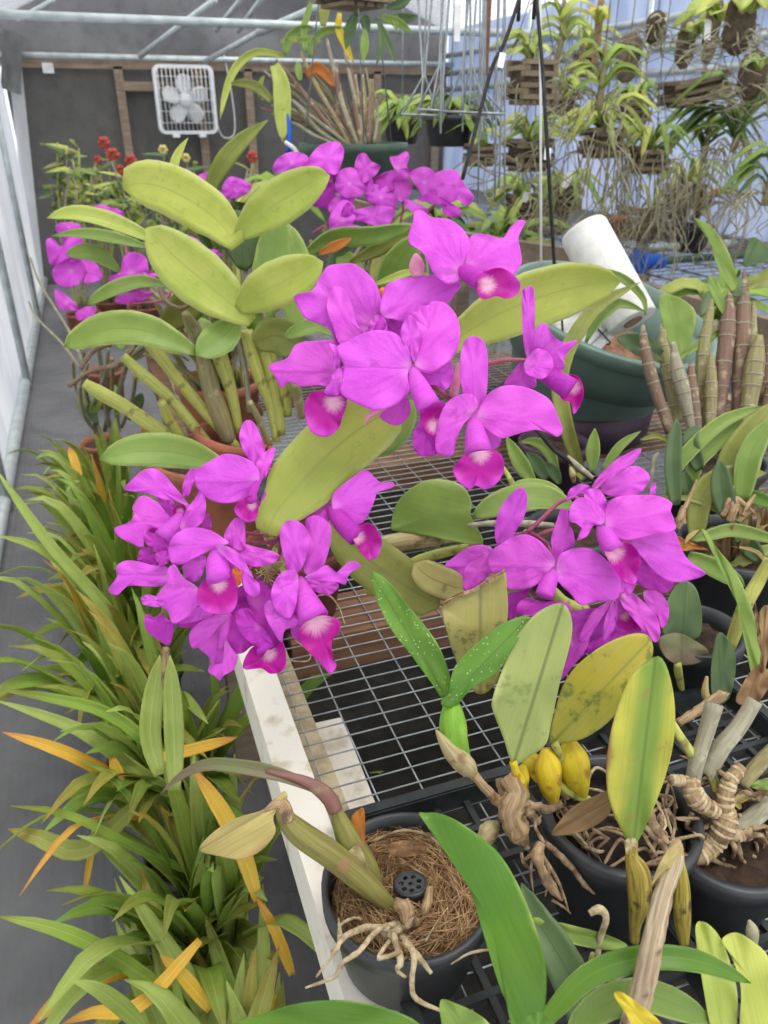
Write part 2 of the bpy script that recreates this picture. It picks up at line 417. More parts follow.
mBULY = streaked('bulb_yellow', (214,190,44), (202,172,38), (160,120,36), var=.05)
mBULO = streaked('bulb_olive_stained', (166,150,56), (118,100,44), (62,46,28))
mDRYS = streaked('dry_stem_streaked', (196,176,146), (150,124,96), (104,78,56))
mDARK = plain('dark_bark_mix', (54,44,36), (34,28,24), 60, .95, bump=.9, bscale=90)
mDRYB = streaked('old_bulb_tan', (178,150,112), (136,108,78), (100,78,58))
mSHEA = streaked('papery_sheath', (178,168,120), (158,140,98), (130,104,72))
mROOT = plain('root_tan', (166,142,110), (116,92,68), 90, .8, bump=.9, bscale=160)
mROOTP = plain('root_pale', (200,182,146), (158,136,102), 110, .75, bump=.8, bscale=180)
mROOTG = plain('aerial_root_grey', (168,162,134), (144,138,108), 50, .8)
mCOIR = plain('coconut_fibre', (150,116,80), (110,80,54), 70, .85, bump=.9, bscale=140)
mTER = plain('terracotta', (170,104,80), (148,90,70), 18, .8, bump=.2, bscale=60, var=.06)
mTERD = plain('dark_terracotta', (112,58,46), (92,50,42), 18, .75, bump=.2)
mFIBR = plain('coconut_strand', (186,152,108), (140,106,72), 90, .8)
mBLK = plain('black_plastic', (44,46,48), (54,56,58), 30, .38, spec=.5)
mTRAY = plain('tray_plastic', (38,42,42), (50,54,54), 40, .5)
mBUK = plain('dark_green_plastic', (98,122,112), (108,132,120), 12, .42, spec=.45)
mPUR = plain('dark_purple_plastic', (60,42,56), (72,52,66), 20, .45)
mGRNP = plain('green_planter_plastic', (62,84,70), (74,94,78), 20, .55)
mWHT = plain('white_paint_peeling', (226,220,206), (196,184,160), 26, .7, bump=.3, bscale=60, lo=.52, hi=.7)
mRAW = plain('weathered_pale_wood', (186,172,140), (158,142,112), 40, .8, bump=.3)
mWOOD = None
def wood_mat(name, a, b, c):
    s = NT(name); tc = s.n('TexCoord').outputs['Object']; mp = s.n('Mapping'); s.link(tc, mp.inputs[0]); mp.inputs['Scale'].default_value = (3, 50, 50)
    f = s.noise(1.0, mp.outputs[0], 4, .6, .4); g = s.noise(7, tc, 3)
    cc = s.mix(s.ramp(f, .35, .65), lin(a), lin(b)); cc = s.mix(s.math('MULTIPLY', s.ramp(g, .45, .7), .6), cc, lin(c))
    return s.finish(cc, .8, 0, .2, s.bump(f, .4, .003))
mWOOD = wood_mat('brown_plank_wood', (126,92,70), (104,74,56), (140,112,88))
mWDG = wood_mat('grey_frame_wood', (160,142,122), (138,120,102), (118,104,92))
mSLAT = wood_mat('basket_slat_wood', (150,134,108), (126,112,90), (104,94,76))
mBARK = plain('cork_bark', (134,120,100), (100,88,74), 26, .9, bump=.9, bscale=50)
mFIB = plain('tree_fern_fibre', (104,90,72), (76,66,54), 60, .95, bump=.9, bscale=120)
mWIRE = plain('galvanised_wire', (158,164,164), (132,138,138), 40, .38, spec=.6, metal=.6)
mPIPE = plain('galvanised_pipe', (198,206,204), (174,182,182), 12, .4, spec=.5, metal=.35)
mROPE = plain('black_cord', (34,34,34), (52,52,50), 60, .7)
mSTR = plain('white_string', (226,226,222), None, 60, .7)
mPAPER = plain('paper_towel', (226,224,216), (214,212,204), 30, .85, bump=.25, bscale=160)
mCARD = plain('cardboard_core', (158,132,110), (140,116,96), 40, .85)
mTAG = plain('white_plastic_label', (232,232,228), (214,214,212), 20, .5)
mBLUE = plain('blue_plastic', (32,98,196), (28,84,176), 20, .5)
mFANP = plain('white_fan_plastic', (232,232,230), (220,222,222), 20, .45)
mREDF = plain('red_flower', (190,66,58), (206,96,80), 60, .5, trans=.25)
mYELF = plain('pale_yellow_flower', (232,220,150), (226,204,110), 60, .5, trans=.25)
mSOIL = plain('dark_potting_bark', (74,56,44), (48,38,32), 60, .95, bump=.9, bscale=90)

# ------------------------------------------------------------------ the greenhouse
def struct(name, mb, mat, smooth=False):
    o = mb.build(name, mat, None, smooth); o['kind'] = 'structure'; return o
def wrinkle_sheet(name, p00, p10, p01, nu, nv, amp, mat, seed, fr=(3, 2)):
    """a hanging or lying sheet with soft folds, thin but solid"""
    p00, p10, p01 = V(p00), V(p10), V(p01); e1 = p10 - p00; e2 = p01 - p00; nr = e1.cross(e2).normalized()
    r = random.Random(seed); ws = [(r.uniform(.4, 1) * fr[0] * 6.28, r.uniform(.3, 1) * fr[1] * 6.28, r.random() * 6.28, r.uniform(.4, 1)) for _ in range(7)]
    vs = []; uv = []
    for i in range(nu + 1):
        for j in range(nv + 1):
            u, v = i / nu, j / nv; h = sum(c * math.sin(a * u + b * v + p) for a, b, p, c in ws) / 4
            vs.append(p00 + e1 * u + e2 * v + nr * h * amp); uv.append((u, v))
    n = len(vs); vs2 = [v - nr * .003 for v in vs]; W = nv + 1; fs = []
    for i in range(nu):
        for j in range(nv):
            a = i * W + j; fs += [(a, a + W, a + W + 1, a + 1), (n + a, n + a + 1, n + a + W + 1, n + a + W)]
    o = mk(name, vs + vs2, fs, mat, None, uv + uv, True); o['kind'] = 'structure'; return o

def cloth_mat(name, a, b, wscale=260, fold=1.2, rough=.85, trans=0.0, lo=.35, hi=.7, bump=.5):
    s = NT(name); tc = s.n('TexCoord').outputs['Object']
    f = s.noise(fold, tc, 5, .6, .6); w = s.n('TexWave'); w.inputs['Scale'].default_value = wscale / 20; s.link(tc, w.inputs['Vector'])
    c = s.mix(s.ramp(f, lo, hi), lin(a), lin(b)); c = s.mix(s.math('MULTIPLY', s.ramp(s.noise(9, tc, 5), .45, .7), .35), c, lin([x * .8 for x in a]))
    return s.finish(c, rough, trans, .2, s.bump(s.math('ADD', s.noise(fold * 4, tc, 4, .5, 1.0), s.math('MULTIPLY', w.outputs[0], .06)), bump, .03))
mFLOOR = cloth_mat('black_ground_cloth', (112,112,114), (96,96,98), 300, 2.2, .7, bump=.5)
mSHADE = cloth_mat('black_shade_cloth', (98,96,93), (112,109,106), 300, .8, .9)
mSHADEG = cloth_mat('grey_shade_cloth', (118,118,118), (146,146,146), 300, .7, .85, trans=.25)
def film_mat(name, a, b, clear, fold=.9, rough=.35):
    s = NT(name); tc = s.n('TexCoord').outputs['Object']; mp = s.n('Mapping'); s.link(tc, mp.inputs[0]); mp.inputs['Scale'].default_value = (1, 1, .35)
    f = s.noise(fold * 3, mp.outputs[0], 5, .6, 1.2)
    c = s.mix(s.ramp(f, .35, .65), lin(a), lin(b))
    p = s.n('BsdfPrincipled'); s.link(c, p.inputs['Base Color']); p.inputs['Roughness'].default_value = rough; s.link(s.bump(f, .6, .06), p.inputs['Normal'])
    t = s.n('BsdfTranslucent'); s.link(c, t.inputs['Color']); mx = s.n('MixShader'); mx.inputs[0].default_value = .55; s.link(p.outputs[0], mx.inputs[1]); s.link(t.outputs[0], mx.inputs[2])
    tr = s.n('BsdfTransparent'); m2 = s.n('MixShader'); m2.inputs[0].default_value = clear; s.link(mx.outputs[0], m2.inputs[1]); s.link(tr.outputs[0], m2.inputs[2])
    s.link(m2.outputs[0], s.out.inputs[0]); return s.m
mFILML = film_mat('white_wall_film', (248,248,248), (232,233,235), .04)
mFILMR = film_mat('bluish_wall_film', (212,219,234), (188,199,222), .04)
mROOF = film_mat('clear_roof_film', (238,242,248), (226,232,240), .72)

XL, XR, YB, Y0 = -.55, 3.7, 8.4, -1.2
wrinkle_sheet('floor', (XL - .1, Y0, 0), (XR + .1, Y0, 0), (XL - .1, YB + .1, 0), 60, 120, .006, mFLOOR, 3, (6, 9))
wrinkle_sheet('wall_left', (XL, Y0, 0), (XL, YB, 0), (XL, Y0, 2.2), 90, 14, .018, mFILML, 5, (14, 2))
wrinkle_sheet('wall_right', (XR, Y0, 0), (XR, YB, 0), (XR, Y0, 2.25), 60, 12, .012, mFILMR, 8, (10, 2))
wrinkle_sheet('wall_back', (XL + .02, YB, 0), (XR, YB, 0), (XL + .02, YB, 1.9), 40, 16, .012, mSHADE, 9, (5, 3))
wrinkle_sheet('wall_gable', (XL, YB + .04, 1.86), (XR, YB + .04, 1.86), (XL, YB + .04, 3.0), 40, 14, .035, mSHADEG, 12, (4, 2))
wrinkle_sheet('ceiling', (XL, Y0, 2.2), (1.575, Y0, 3.05), (XL, YB, 2.2), 10, 60, .02, mROOF, 13, (2, 8))
wrinkle_sheet('ceiling', (1.575, Y0, 3.05), (XR, Y0, 2.25), (1.575, YB, 3.05), 10, 60, .02, mROOF, 14, (2, 8))
# pale strip of film that closes the corner, dark flap above it
o = wrinkle_sheet('trim_1', PY(46, 300, 8.33), PY(34, 300, 8.33), PY(22, 70, 8.33), 6, 20, .02, mFILML, 21, (1, 3))
o = wrinkle_sheet('trim_2', PY(1, 88, 8.2), PY(21, 95, 8.2), PY(2, 28, 8.2), 6, 8, .04, mSHADEG, 22, (2, 2))
# pipes of the hoop frame
k = [3]
def pipe(a, b, r=.021, mat=None, pts=None):
    mb = MB(); mb.tube(pts or [a, b], r, 10, 6 if pts else 0); struct('trim_%d' % k[0], mb, mat or mPIPE, True); k[0] += 1
def stud(a, b, w=.09, h=.04):
    mb = MB(); mb.bar(a, b, w, h, V((0, 1, 0))); struct('trim_%d' % k[0], mb, mWDG); k[0] += 1
pipe((XL + .03, Y0, .05), (XL + .03, YB, .05), .03)                      # base pipe along the foot of the side wall
for y in (3.2, 4.9, 6.6): pipe((XL + .04, y, 0), (XL + .04, y, 2.15), .022)
pipe((XL + .05, Y0, 2.12), (XL + .05, YB, 2.12), .022)
for z in (1.72, 1.86, 2.02): pipe((XR - .05, Y0, z), (XR - .05, YB, z), .026)
for y in (1.8, 3.4, 5.0, 6.6): pipe((XR - .06, y, 0), (XR - .06, y, 2.25), .022)
pipe((XL, 5.4, 1.96), (XR, 5.4, 1.96), .024)                               # tie across the house
pipe((XL, 8.25, 1.94), (XR, 8.25, 1.94), .024)
pipe(PY(140, 56, 7.2), PY(215, 0, 6.2), .022); pipe(PY(204, 62, 7.6), PY(258, 33, 6.4), .02); pipe(PY(258, 33, 6.4), PY(335, 0, 5.6), .026)
pipe(PY(238, 31, 6.0), PY(262, -2, 5.4), .016); pipe(PY(216, 30, 6.0), PY(242, -2, 5.4), .016)
pipe(PY(18, 20, 7.5), PY(54, 0, 7.2), .018)
# timber of the end wall
yb = 8.33
stud((XL + .1, yb, 1.885), (XR, yb, 1.885), .07, .04)
for a, b in ((117, 127), (197, 206), (247, 256), (377, 381), (437, 440)):
    p = PY(a, 64, yb); stud((p.x, yb, 0), (p.x, yb, 1.87), .075, .04)
pa, pb = PY(122, 86, yb), PY(160, 86, yb); stud((PY(117,64,yb).x, yb - .02, pa.z), (PY(197,64,yb).x, yb - .02, pa.z), .075, .03)
for z in (1.64, .85): stud((PY(377,64,yb).x, yb - .02, z), (XR, yb - .02, z), .075, .03)
stud((PY(197,64,yb).x, yb - .02, .75), (PY(377,64,yb).x, yb - .02, .75), .075, .03)
# ------------------------------------------------------------------ the wire-mesh bench
BX0, BX1, BY0, BY1, BZ = .105, 1.62, .02, 2.72, .75
bench = empty('plant_bench', (BX0, BY0, 0), 'grey wire mesh plant bench with a peeling white painted edge board, under the magenta orchids', 'bench')
MB().box((BX0 + .02, (BY0 + 1.22) / 2, BZ - .035), (.042, 1.22 - BY0, .09)).build('edge_board', mWHT, bench, label='white painted edge board')
MB().box((BX0 + .02, (1.222 + BY1) / 2, BZ - .045), (.042, BY1 - 1.222, .07)).build('edge_board', mWOOD, bench, label='brown unpainted edge board')
mb = MB(); mb.box((BX0 + .058, (BY0 + BY1) / 2, BZ - .03), (.026, BY1 - BY0, .04)); mb.build('inner_batten', mRAW, bench)
mb = MB(); mb.box((BX1 - .02, (BY0 + BY1) / 2, BZ - .035), (.04, BY1 - BY0, .09)); mb.build('back_board', mWDG, bench)
mb = MB(); r4 = .00112
x = BX0 + .05; i = 0
while x < BX1 - .02:
    mb.tube([(x, BY0, BZ + .0005), (x, BY1, BZ + .0005)], r4, 5); x += .054
y = BY0 + .01
while y < BY1:
    n = 14; pts = [(BX0 + .03 + (BX1 - BX0 - .05) * i / n, y, BZ + .003 + rng.uniform(-.0006, .0006)) for i in range(n + 1)]
    mb.tube(pts, r4, 5); y += .0252
mb.build('wire_mesh', mWIRE, bench, smooth=True)
for yy in (.98, 1.56, 2.2):
    mb = MB(); mb.box(((BX0 + BX1) / 2 + .03, yy, BZ - .034), (BX1 - BX0 - .1, .11, .066)); mb.build('cross_board', mWOOD, bench)
for xx in (BX0 + .06, BX1 - .06):
    for yy in (BY0 + .06, 1.45, BY1 - .06):
        mb = MB(); mb.box((xx, yy, .35), (.07, .07, .70)); mb.build('leg', mWDG, bench)
# weathered white board under the mesh
mb = MB(); a = PZ(312, 735, .68); b = PZ(352, 822, .68)
c = (a + b) / 2; mb.box((c.x + .01, c.y, .685), (.055, (a - b).length, .03), Matrix.Rotation(R(-2), 3, 'Z')); mb.build('support_block', mWHT, bench, label='weathered white support block')
# black sheet added beneath the bench to stand for the shade there
mb = MB(); mb.box(((BX0+BX1)/2 + .06, (BY0+BY1)/2, .30), (BX1-BX0 - .2, BY1-BY0 - .2, .012)); mb.build('under_bench_shade', plain('matt_black_shade', (36,34,32), (46,44,40), 30, .95, spec=.1), bench, label='black sheet added for the shade under the mesh')

# ------------------------------------------------------------------ pots and trays
def pot_mesh(parent, c, r, h, mat, taper=.78, rim=.008, n=40, soil=None, name='pot', rot=None, wall=.004):
    b = r * taper
    pr = [(b * .9, 0), (b, .004), (r - .004, h - .022), (r + rim * .4, h - .020), (r + rim * .5, h - .001), (r + rim * .2, h), (r - wall, h), (r - wall - .002, h - .02), (b - wall, .012), (b * .3, .010)]
    m_ = MB(); m_.lathe(c, pr, n, rot=rot); o = m_.build(name, mat, parent, True)
    if soil:
        r2 = random.Random(int(r * 9999)); vs = []; fs = []; N = 28; K = 6; z = h - .022; rs = r - wall - .0035
        for i in range(K + 1):
            for j in range(N):
                rr = rs * i / K; a = 6.2832 * j / N
                q = V((rr * math.cos(a), rr * math.sin(a), z + (r2.uniform(-.004, .006) if i < K else -.002) + .008 * (1 - (i / K) ** 2))); q = rot @ q if rot else q
                vs.append(V(c) + q)
        for i in range(K):
            for j in range(N): fs.append((i * N + j, i * N + (j + 1) % N, (i + 1) * N + (j + 1) % N, (i + 1) * N + j))
        mk('potting_mix', vs, fs, soil, parent, [(0, 0)] * len(vs), recalc=False)
    return o
def tray(x0, x1, y0, y1, z, label):
    t = empty('nursery_tray', ((x0+x1)/2, (y0+y1)/2, z), label, 'tray', 'black nursery trays on the bench')
    m_ = MB()
    for xx in (x0, x1): m_.box((xx, (y0+y1)/2, z + .014), (.006, y1-y0+.006, .028))
    for yy in (y0, y1): m_.box(((x0+x1)/2, yy, z + .014), (x1-x0+.006, .006, .028))
    for xx in (x0 - .005, x1 + .005): m_.box((xx, (y0+y1)/2, z + .028), (.012, y1-y0+.02, .004))
    for yy in (y0 - .005, y1 + .005): m_.box(((x0+x1)/2, yy, z + .028), (x1-x0+.02, .012, .004))
    m_.build('rim', mTRAY, t)
    m_ = MB(); n = 7
    for i in range(1, n): m_.box((x0 + (x1-x0)*i/n, (y0+y1)/2, z + .005), (.007, y1-y0, .008))
    kk = max(3, int((y1-y0)/.04))
    for j in range(1, kk): m_.box(((x0+x1)/2, y0 + (y1-y0)*j/kk, z + .0055), (x1-x0, .007, .008))
    m_.build('lattice', mTRAY, t); return t
tray(.155, .405, .19, .56, BZ + .005, 'black lattice nursery tray under the coconut-fibre pot, beside the white edge board')
tray(.425, .70, .19, .60, BZ + .005, 'black lattice nursery tray under the pot of yellow bulbs')
# ------------------------------------------------------------------ magenta orchids
def FL(parent, d, ents, col=None, ped=None, mp=None):
    """one flower: its column (and tube of the lip) is the flower mesh, each petal, sepal and the lip a sub-part"""
    crop, pts, rad = col
    f = CT(parent, 'flower', mp or mPET2, crop, pts, d, rad, 12, 4)
    for e in ents:
        kind, cr, out, base, off = e[:5]; kw = e[5] if len(e) > 5 else {}
        if kind == 'lip': OL(f, 'lip', mLIP, cr, out, d + off, base, mode='lip', wave=kw.pop('wave', .003), cup=kw.pop('cup', .18), **kw)
        elif kind == 'deep': OL(f, 'lip_lobe', mPET2, cr, out, d + off, base, **kw)
        else: OL(f, kind, kw.pop('mat', mp or mPET), cr, out, d + off, base, **kw)
    return f

C0 = V((.215, 1.0, BZ + .004))
oc = empty('flowering_orchid', C0, 'large orchid with two big magenta flower heads, in a dark red-brown pot', 'orchid')
pot_mesh(oc, C0, .075, .125, mTERD, soil=mSOIL)
D = .72
# --- upper flower head
FL(oc, D, [('petal','c2',[(165,105),(200,98),(250,130),(330,140),(390,180),(425,230),(432,280),(400,360),(388,430),(340,452),(300,440),(250,390),(225,330),(190,290),(145,260),(135,220),(158,150)],(395,395),.0,dict(a=-.1,b=.12)),
           ('petal','c2',[(430,230),(470,210),(520,215),(570,232),(600,220),(630,175),(665,145),(700,150),(685,180),(665,230),(675,290),(680,350),(640,405),(580,395),(520,390),(450,400),(410,390),(405,330)],(405,385),.006,dict(a=.05,b=.2)),
           ('lip','c2',[(465,440),(480,405),(520,385),(570,372),(620,390),(660,425),(675,460),(660,500),(610,522),(560,510),(500,525),(470,505),(462,470)],(515,455),-.022),
          ], ('c2',[(375,375,.012),(430,405,-.002),(500,448,-.014)],[30,44,46]))
FL(oc, D+.012, [('petal','c1',[(165,460),(250,435),(275,390),(300,350),(330,315),(400,305),(460,310),(530,365),(570,430),(585,530),(560,590),(500,650),(420,700),(370,690),(330,620),(270,590),(220,570),(185,520)],(560,600),.008,dict(a=-.2,b=.1)),
           ('sepal','c1',[(325,470),(345,425),(375,412),(410,435),(440,500),(470,600),(500,650),(440,710),(385,700),(350,610),(322,530)],(490,690),-.012,dict(a=-.1,b=.2)),
           ('petal','c2',[(10,610),(0,560),(20,470),(80,430),(180,415),(280,410),(390,445),(360,500),(320,545),(230,560),(150,600),(110,635),(60,620)],(0,640),-.004,dict(a=.25,b=-.1)),
           ('sepal','c2',[(0,610),(60,615),(130,620),(150,680),(100,730),(0,700)],(0,650),.012),
           ('sepal','c1',[(520,610),(545,560),(580,555),(610,590),(600,650),(540,660)],(570,650),-.002),
          ], ('c1',[(590,560,.01),(580,600,0),(560,660,-.005)],[24,26,22]))
FL(oc, D-.012, [('petal','c3',[(80,320),(140,290),(200,258),(270,240),(350,250),(400,290),(430,340),(442,400),(420,460),(432,525),(400,570),(340,610),(260,625),(180,595),(100,545),(105,480),(115,420),(95,370)],(440,420),-.004,dict(a=-.16,b=.16)),
           ('petal','c3',[(20,540),(50,480),(70,440),(100,425),(115,490),(95,545),(60,552)],(110,480),-.006,dict(a=.3,b=.2)),
           ('petal','c3',[(40,305),(80,318),(98,370),(85,425),(62,405),(62,350)],(100,370),-.003,dict(a=.3,b=.1)),
           ('petal','c3',[(440,190),(430,160),(470,150),(475,125),(520,120),(540,100),(600,110),(650,160),(672,230),(665,320),(630,380),(560,432),(510,447),(455,410),(465,330),(480,250)],(450,415),.0,dict(a=-.22,b=.26)),
           ('sepal','c3',[(388,235),(415,185),(440,168),(470,220),(482,280),(472,340),(455,395),(430,350),(395,290)],(450,410),-.004,dict(a=-.2,b=.1)),
           ('sepal','c3',[(460,440),(530,430),(620,390),(640,430),(635,490),(600,530),(560,507),(510,497)],(450,430),.014),
           ('sepal','c3',[(285,655),(340,600),(400,555),(432,590),(432,640),(400,685),(350,697)],(420,540),.018),
           ('lip','c3',[(480,655),(530,600),(590,582),(602,610),(575,680),(560,745),(510,735)],(545,700),-.018,dict(cup=.35)),
           ('deep','c4',[(48,390),(58,340),(90,305),(130,310),(150,350),(150,430),(100,447),(62,432)],(110,340),-.008),
          ], ('c3',[(440,420,.004),(470,500,-.004),(525,610,-.014)],[20,46,58]), mp=mPET)
FL(oc, D+.006, [('petal','a5',[(62,395),(100,380),(120,350),(160,343),(205,345),(214,390),(205,440),(170,438),(130,440),(100,430),(88,445),(75,420)],(215,410),.0,dict(a=-.1,b=.14)),
           ('lip','a5',[(137,490),(143,465),(160,450),(200,453),(228,470),(217,510),(210,530),(185,548),(150,535)],(200,475),-.014),
          ], ('a5',[(225,405,.015),(215,440,.0),(205,470,-.008)],[12,20,22]))
FL(oc, D-.02, [('sepal','c4',[(232,60),(245,10),(270,-14),(300,-12),(325,10),(337,70),(337,150),(328,225),(295,285),(262,260),(240,200),(230,130)],(285,280),.006,dict(a=-.12,b=.1)),
           ('petal','c4',[(280,210),(230,210),(180,240),(150,300),(135,370),(140,430),(170,446),(205,440),(215,390),(240,330),(275,290),(300,250)],(285,285),-.006,dict(a=-.35,b=.3)),
           ('petal','c4',[(310,250),(340,205),(400,175),(470,178),(530,200),(580,235),(610,300),(625,345),(605,372),(570,358),(520,345),(450,362),(385,378),(330,345),(290,305)],(285,290),-.002,dict(a=-.2,b=.25)),
           ('sepal','c4',[(310,320),(350,350),(387,373),(378,410),(340,425),(305,400),(290,340)],(290,300),.014),
           ('sepal','c4',[(255,330),(280,310),(300,400),(290,440),(258,430)],(285,300),.01),
           ('lip','c4',[(202,500),(225,465),(250,440),(300,428),(370,425),(397,460),(397,510),(370,552),(330,574),(292,560),(265,574),(225,545)],(308,435),-.024,dict(cup=.06)),
          ], ('c4',[(280,282,.01),(288,350,-.006),(302,432,-.02)],[18,38,52]), mp=mPET)
FL(oc, D+.03, [('sepal','a5',[(601,250),(606,231),(626,231),(629,290),(626,350),(616,392),(604,340)],(618,390),.0,dict(a=-.1,b=.1)),
           ('petal','a5',[(630,320),(650,305),(668,332),(690,346),(720,342),(702,365),(690,382),(692,402),(665,408),(640,392),(622,370)],(620,392),-.004,dict(a=-.5,b=.1)),
           ('petal','a5',[(605,392),(632,360),(660,370),(668,400),(645,425),(612,415)],(612,395),-.014,dict(a=-.4,b=.2)),
           ('sepal','a5',[(563,438),(580,410),(600,388),(622,395),(632,440),(600,442)],(612,390),.006,dict(a=.1,b=.2)),
           ('lip','a5',[(688,440),(700,415),(725,423),(733,460),(713,500),(705,475),(685,468)],(712,442),-.02,dict(cup=.3)),
          ], ('a5',[(618,392,.006),(655,415,-.008),(705,446,-.018)],[10,19,25]))
CT(oc, 'flower_stem', mPED, 'a5', [(440,440,.08),(500,405,.05),(560,385,.035),(612,384,.03)], D, [6,5,4.5,4])
CT(oc, 'flower_bud', mBUD, 'c2', [(180,420),(176,360,.004),(172,310,.01)], D+.02, [26,38,10], 10)
CT(oc, 'flower_bud', mORG, 'c1', [(585,470),(588,440),(590,422)], D+.02, [14,20,10], 10)
CT(oc, 'flower_bud', mBUD, 'c3', [(212,698),(238,650),(290,622)], D-.004, [2,14,20], 8)
CT(oc, 'flower_bud', mBUD, 'c3', [(640,560),(655,480),(668,400)], D+.02, [24,22,10], 8)
CT(oc, 'flower_stem', mPED, 'c3', [(440,420),(520,490,.01),(620,570,.02),(700,650,.05)], D+.005, [14,14,13,12])
CT(oc, 'flower_stem', mPED, 'p', [(455,262,.03),(430,330,.07),(385,395,.1),(340,450,.13),(310,560,.26)], D+.02, [3,4,5,5,5])
# --- lower flower head
D = .72
FL(oc, D-.006, [('petal','c5',[(450,250),(480,225),(540,190),(600,162),(680,175),(740,210),(768,265),(745,335),(700,378),(620,400),(540,388),(480,345),(455,300)],(765,300),.0,dict(a=-.16,b=.2)),
           ('sepal','c5',[(668,70),(688,12),(720,0),(750,28),(775,90),(792,150),(772,205),(740,218),(700,170),(675,115)],(770,290),.008,dict(a=-.1,b=.1)),
           ('petal','c6',[(78,215),(100,170),(140,140),(172,140),(150,210),(125,270),(95,290)],(80,300),.004),
           ('lip','c6',[(-30,430),(0,390),(40,365),(75,366),(88,400),(80,470),(40,492),(0,470)],(58,410),-.018,dict(cup=.2)),
           ('sepal','c5',[(700,350),(745,320),(790,320),(790,380),(720,400)],(760,300),-.004),
          ], ('c6',[(95,290,.006),(75,340,-.006),(62,400,-.016)],[20,34,36]))
FL(oc, D+.012, [('sepal','c5',[(393,335),(410,270),(440,232),(462,240),(452,290),(432,350),(402,372)],(410,400),.004),
           ('petal','c5',[(112,330),(150,290),(200,245),(260,232),(310,265),(350,310),(400,370),(425,412),(370,392),(310,382),(220,350),(150,342)],(425,412),-.004,dict(a=-.2,b=.25)),
           ('petal','c5',[(70,520),(140,490),(165,450),(155,420),(190,368),(230,368),(280,400),(330,460),(375,505),(320,532),(250,520),(215,560),(205,612),(150,592),(90,560)],(375,490),-.002,dict(a=-.25,b=.2)),
           ('sepal','c5',[(275,372),(320,375),(358,400),(365,440),(350,485),(310,440)],(370,470),.01),
           ('petal','c5',[(430,410),(460,370),(485,325),(505,370),(508,430),(492,490),(440,525),(385,525),(400,460)],(390,515),-.01,dict(a=-.3,b=.2)),
           ('sepal','c5',[(488,495),(520,445),(537,512),(500,525)],(470,520),.008),
           ('deep','c5',[(208,570),(230,540),(290,558),(330,600),(322,652),(280,642),(240,612)],(350,530),-.016),
           ('deep','c5',[(268,640),(320,628),(336,670),(300,702),(272,682)],(330,600),-.022),
           ('deep','c5',[(180,655),(212,608),(262,640),(270,692),(205,697)],(300,600),-.004),
           ('lip','c5',[(356,420),(400,408),(412,430),(382,505),(352,475)],(385,440),-.006,dict(cup=.3)),
          ], ('c5',[(425,412,.01),(385,480,.0),(300,570,-.012)],[18,40,48]), mp=mPET)
FL(oc, D-.02, [('petal','c5',[(328,610),(350,560),(400,525),(460,515),(530,530),(590,565),(618,592),(560,612),(500,640),(430,675),(400,692),(350,692),(332,655)],(620,600),-.004,dict(a=-.25,b=.22)),
           ('sepal','c5',[(595,555),(630,490),(660,468),(692,490),(698,590),(680,630),(620,600)],(640,640),.006),
           ('sepal','c6',[(-20,590),(60,605),(140,625),(192,650),(170,682),(110,702),(50,702),(-10,670)],(-30,620),.008,dict(a=-.1,b=.2)),
           ('petal','c7',[(556,30),(600,28),(650,50),(690,92),(715,140),(740,190),(762,205),(768,250),(740,274),(700,250),(680,200),(690,150),(650,130),(600,82)],(560,40),-.014,dict(a=-.3,b=.3)),
           ('petal','c7',[(325,140),(360,118),(400,180),(470,230),(475,300),(430,362),(350,402),(322,340),(250,300),(262,280),(318,200)],(470,220),-.006,dict(a=-.25,b=.2)),
           ('petal','c7',[(196,285),(218,264),(262,268),(310,305),(280,322),(212,312)],(320,290),-.012,dict(a=-.3)),
           ('petal','c7',[(40,238),(80,180),(78,130),(118,100),(180,102),(250,120),(325,130),(330,185),(290,222),(210,222),(130,222),(80,266)],(340,165),.012,dict(a=-.1,b=.25)),
           ('deep','c7',[(213,372),(235,355),(262,372),(292,350),(325,380),(355,402),(335,502),(282,482),(222,432)],(330,370),.012,dict(a=.2)),
           ('sepal','c7',[(395,130),(440,85),(505,78),(500,140),(470,195),(420,192)],(540,90),-.004),
           ('sepal','c7',[(380,402),(430,345),(490,318),(550,350),(480,385)],(500,280),.006),
           ('lip','c7',[(468,240),(500,190),(560,150),(640,165),(660,290),(622,352),(560,357),(500,342),(465,300)],(570,212),-.02,dict(cup=.12)),
          ], ('c7',[(560,55,.01),(562,110,-.008),(572,195,-.02)],[26,52,60]), mp=mPET)
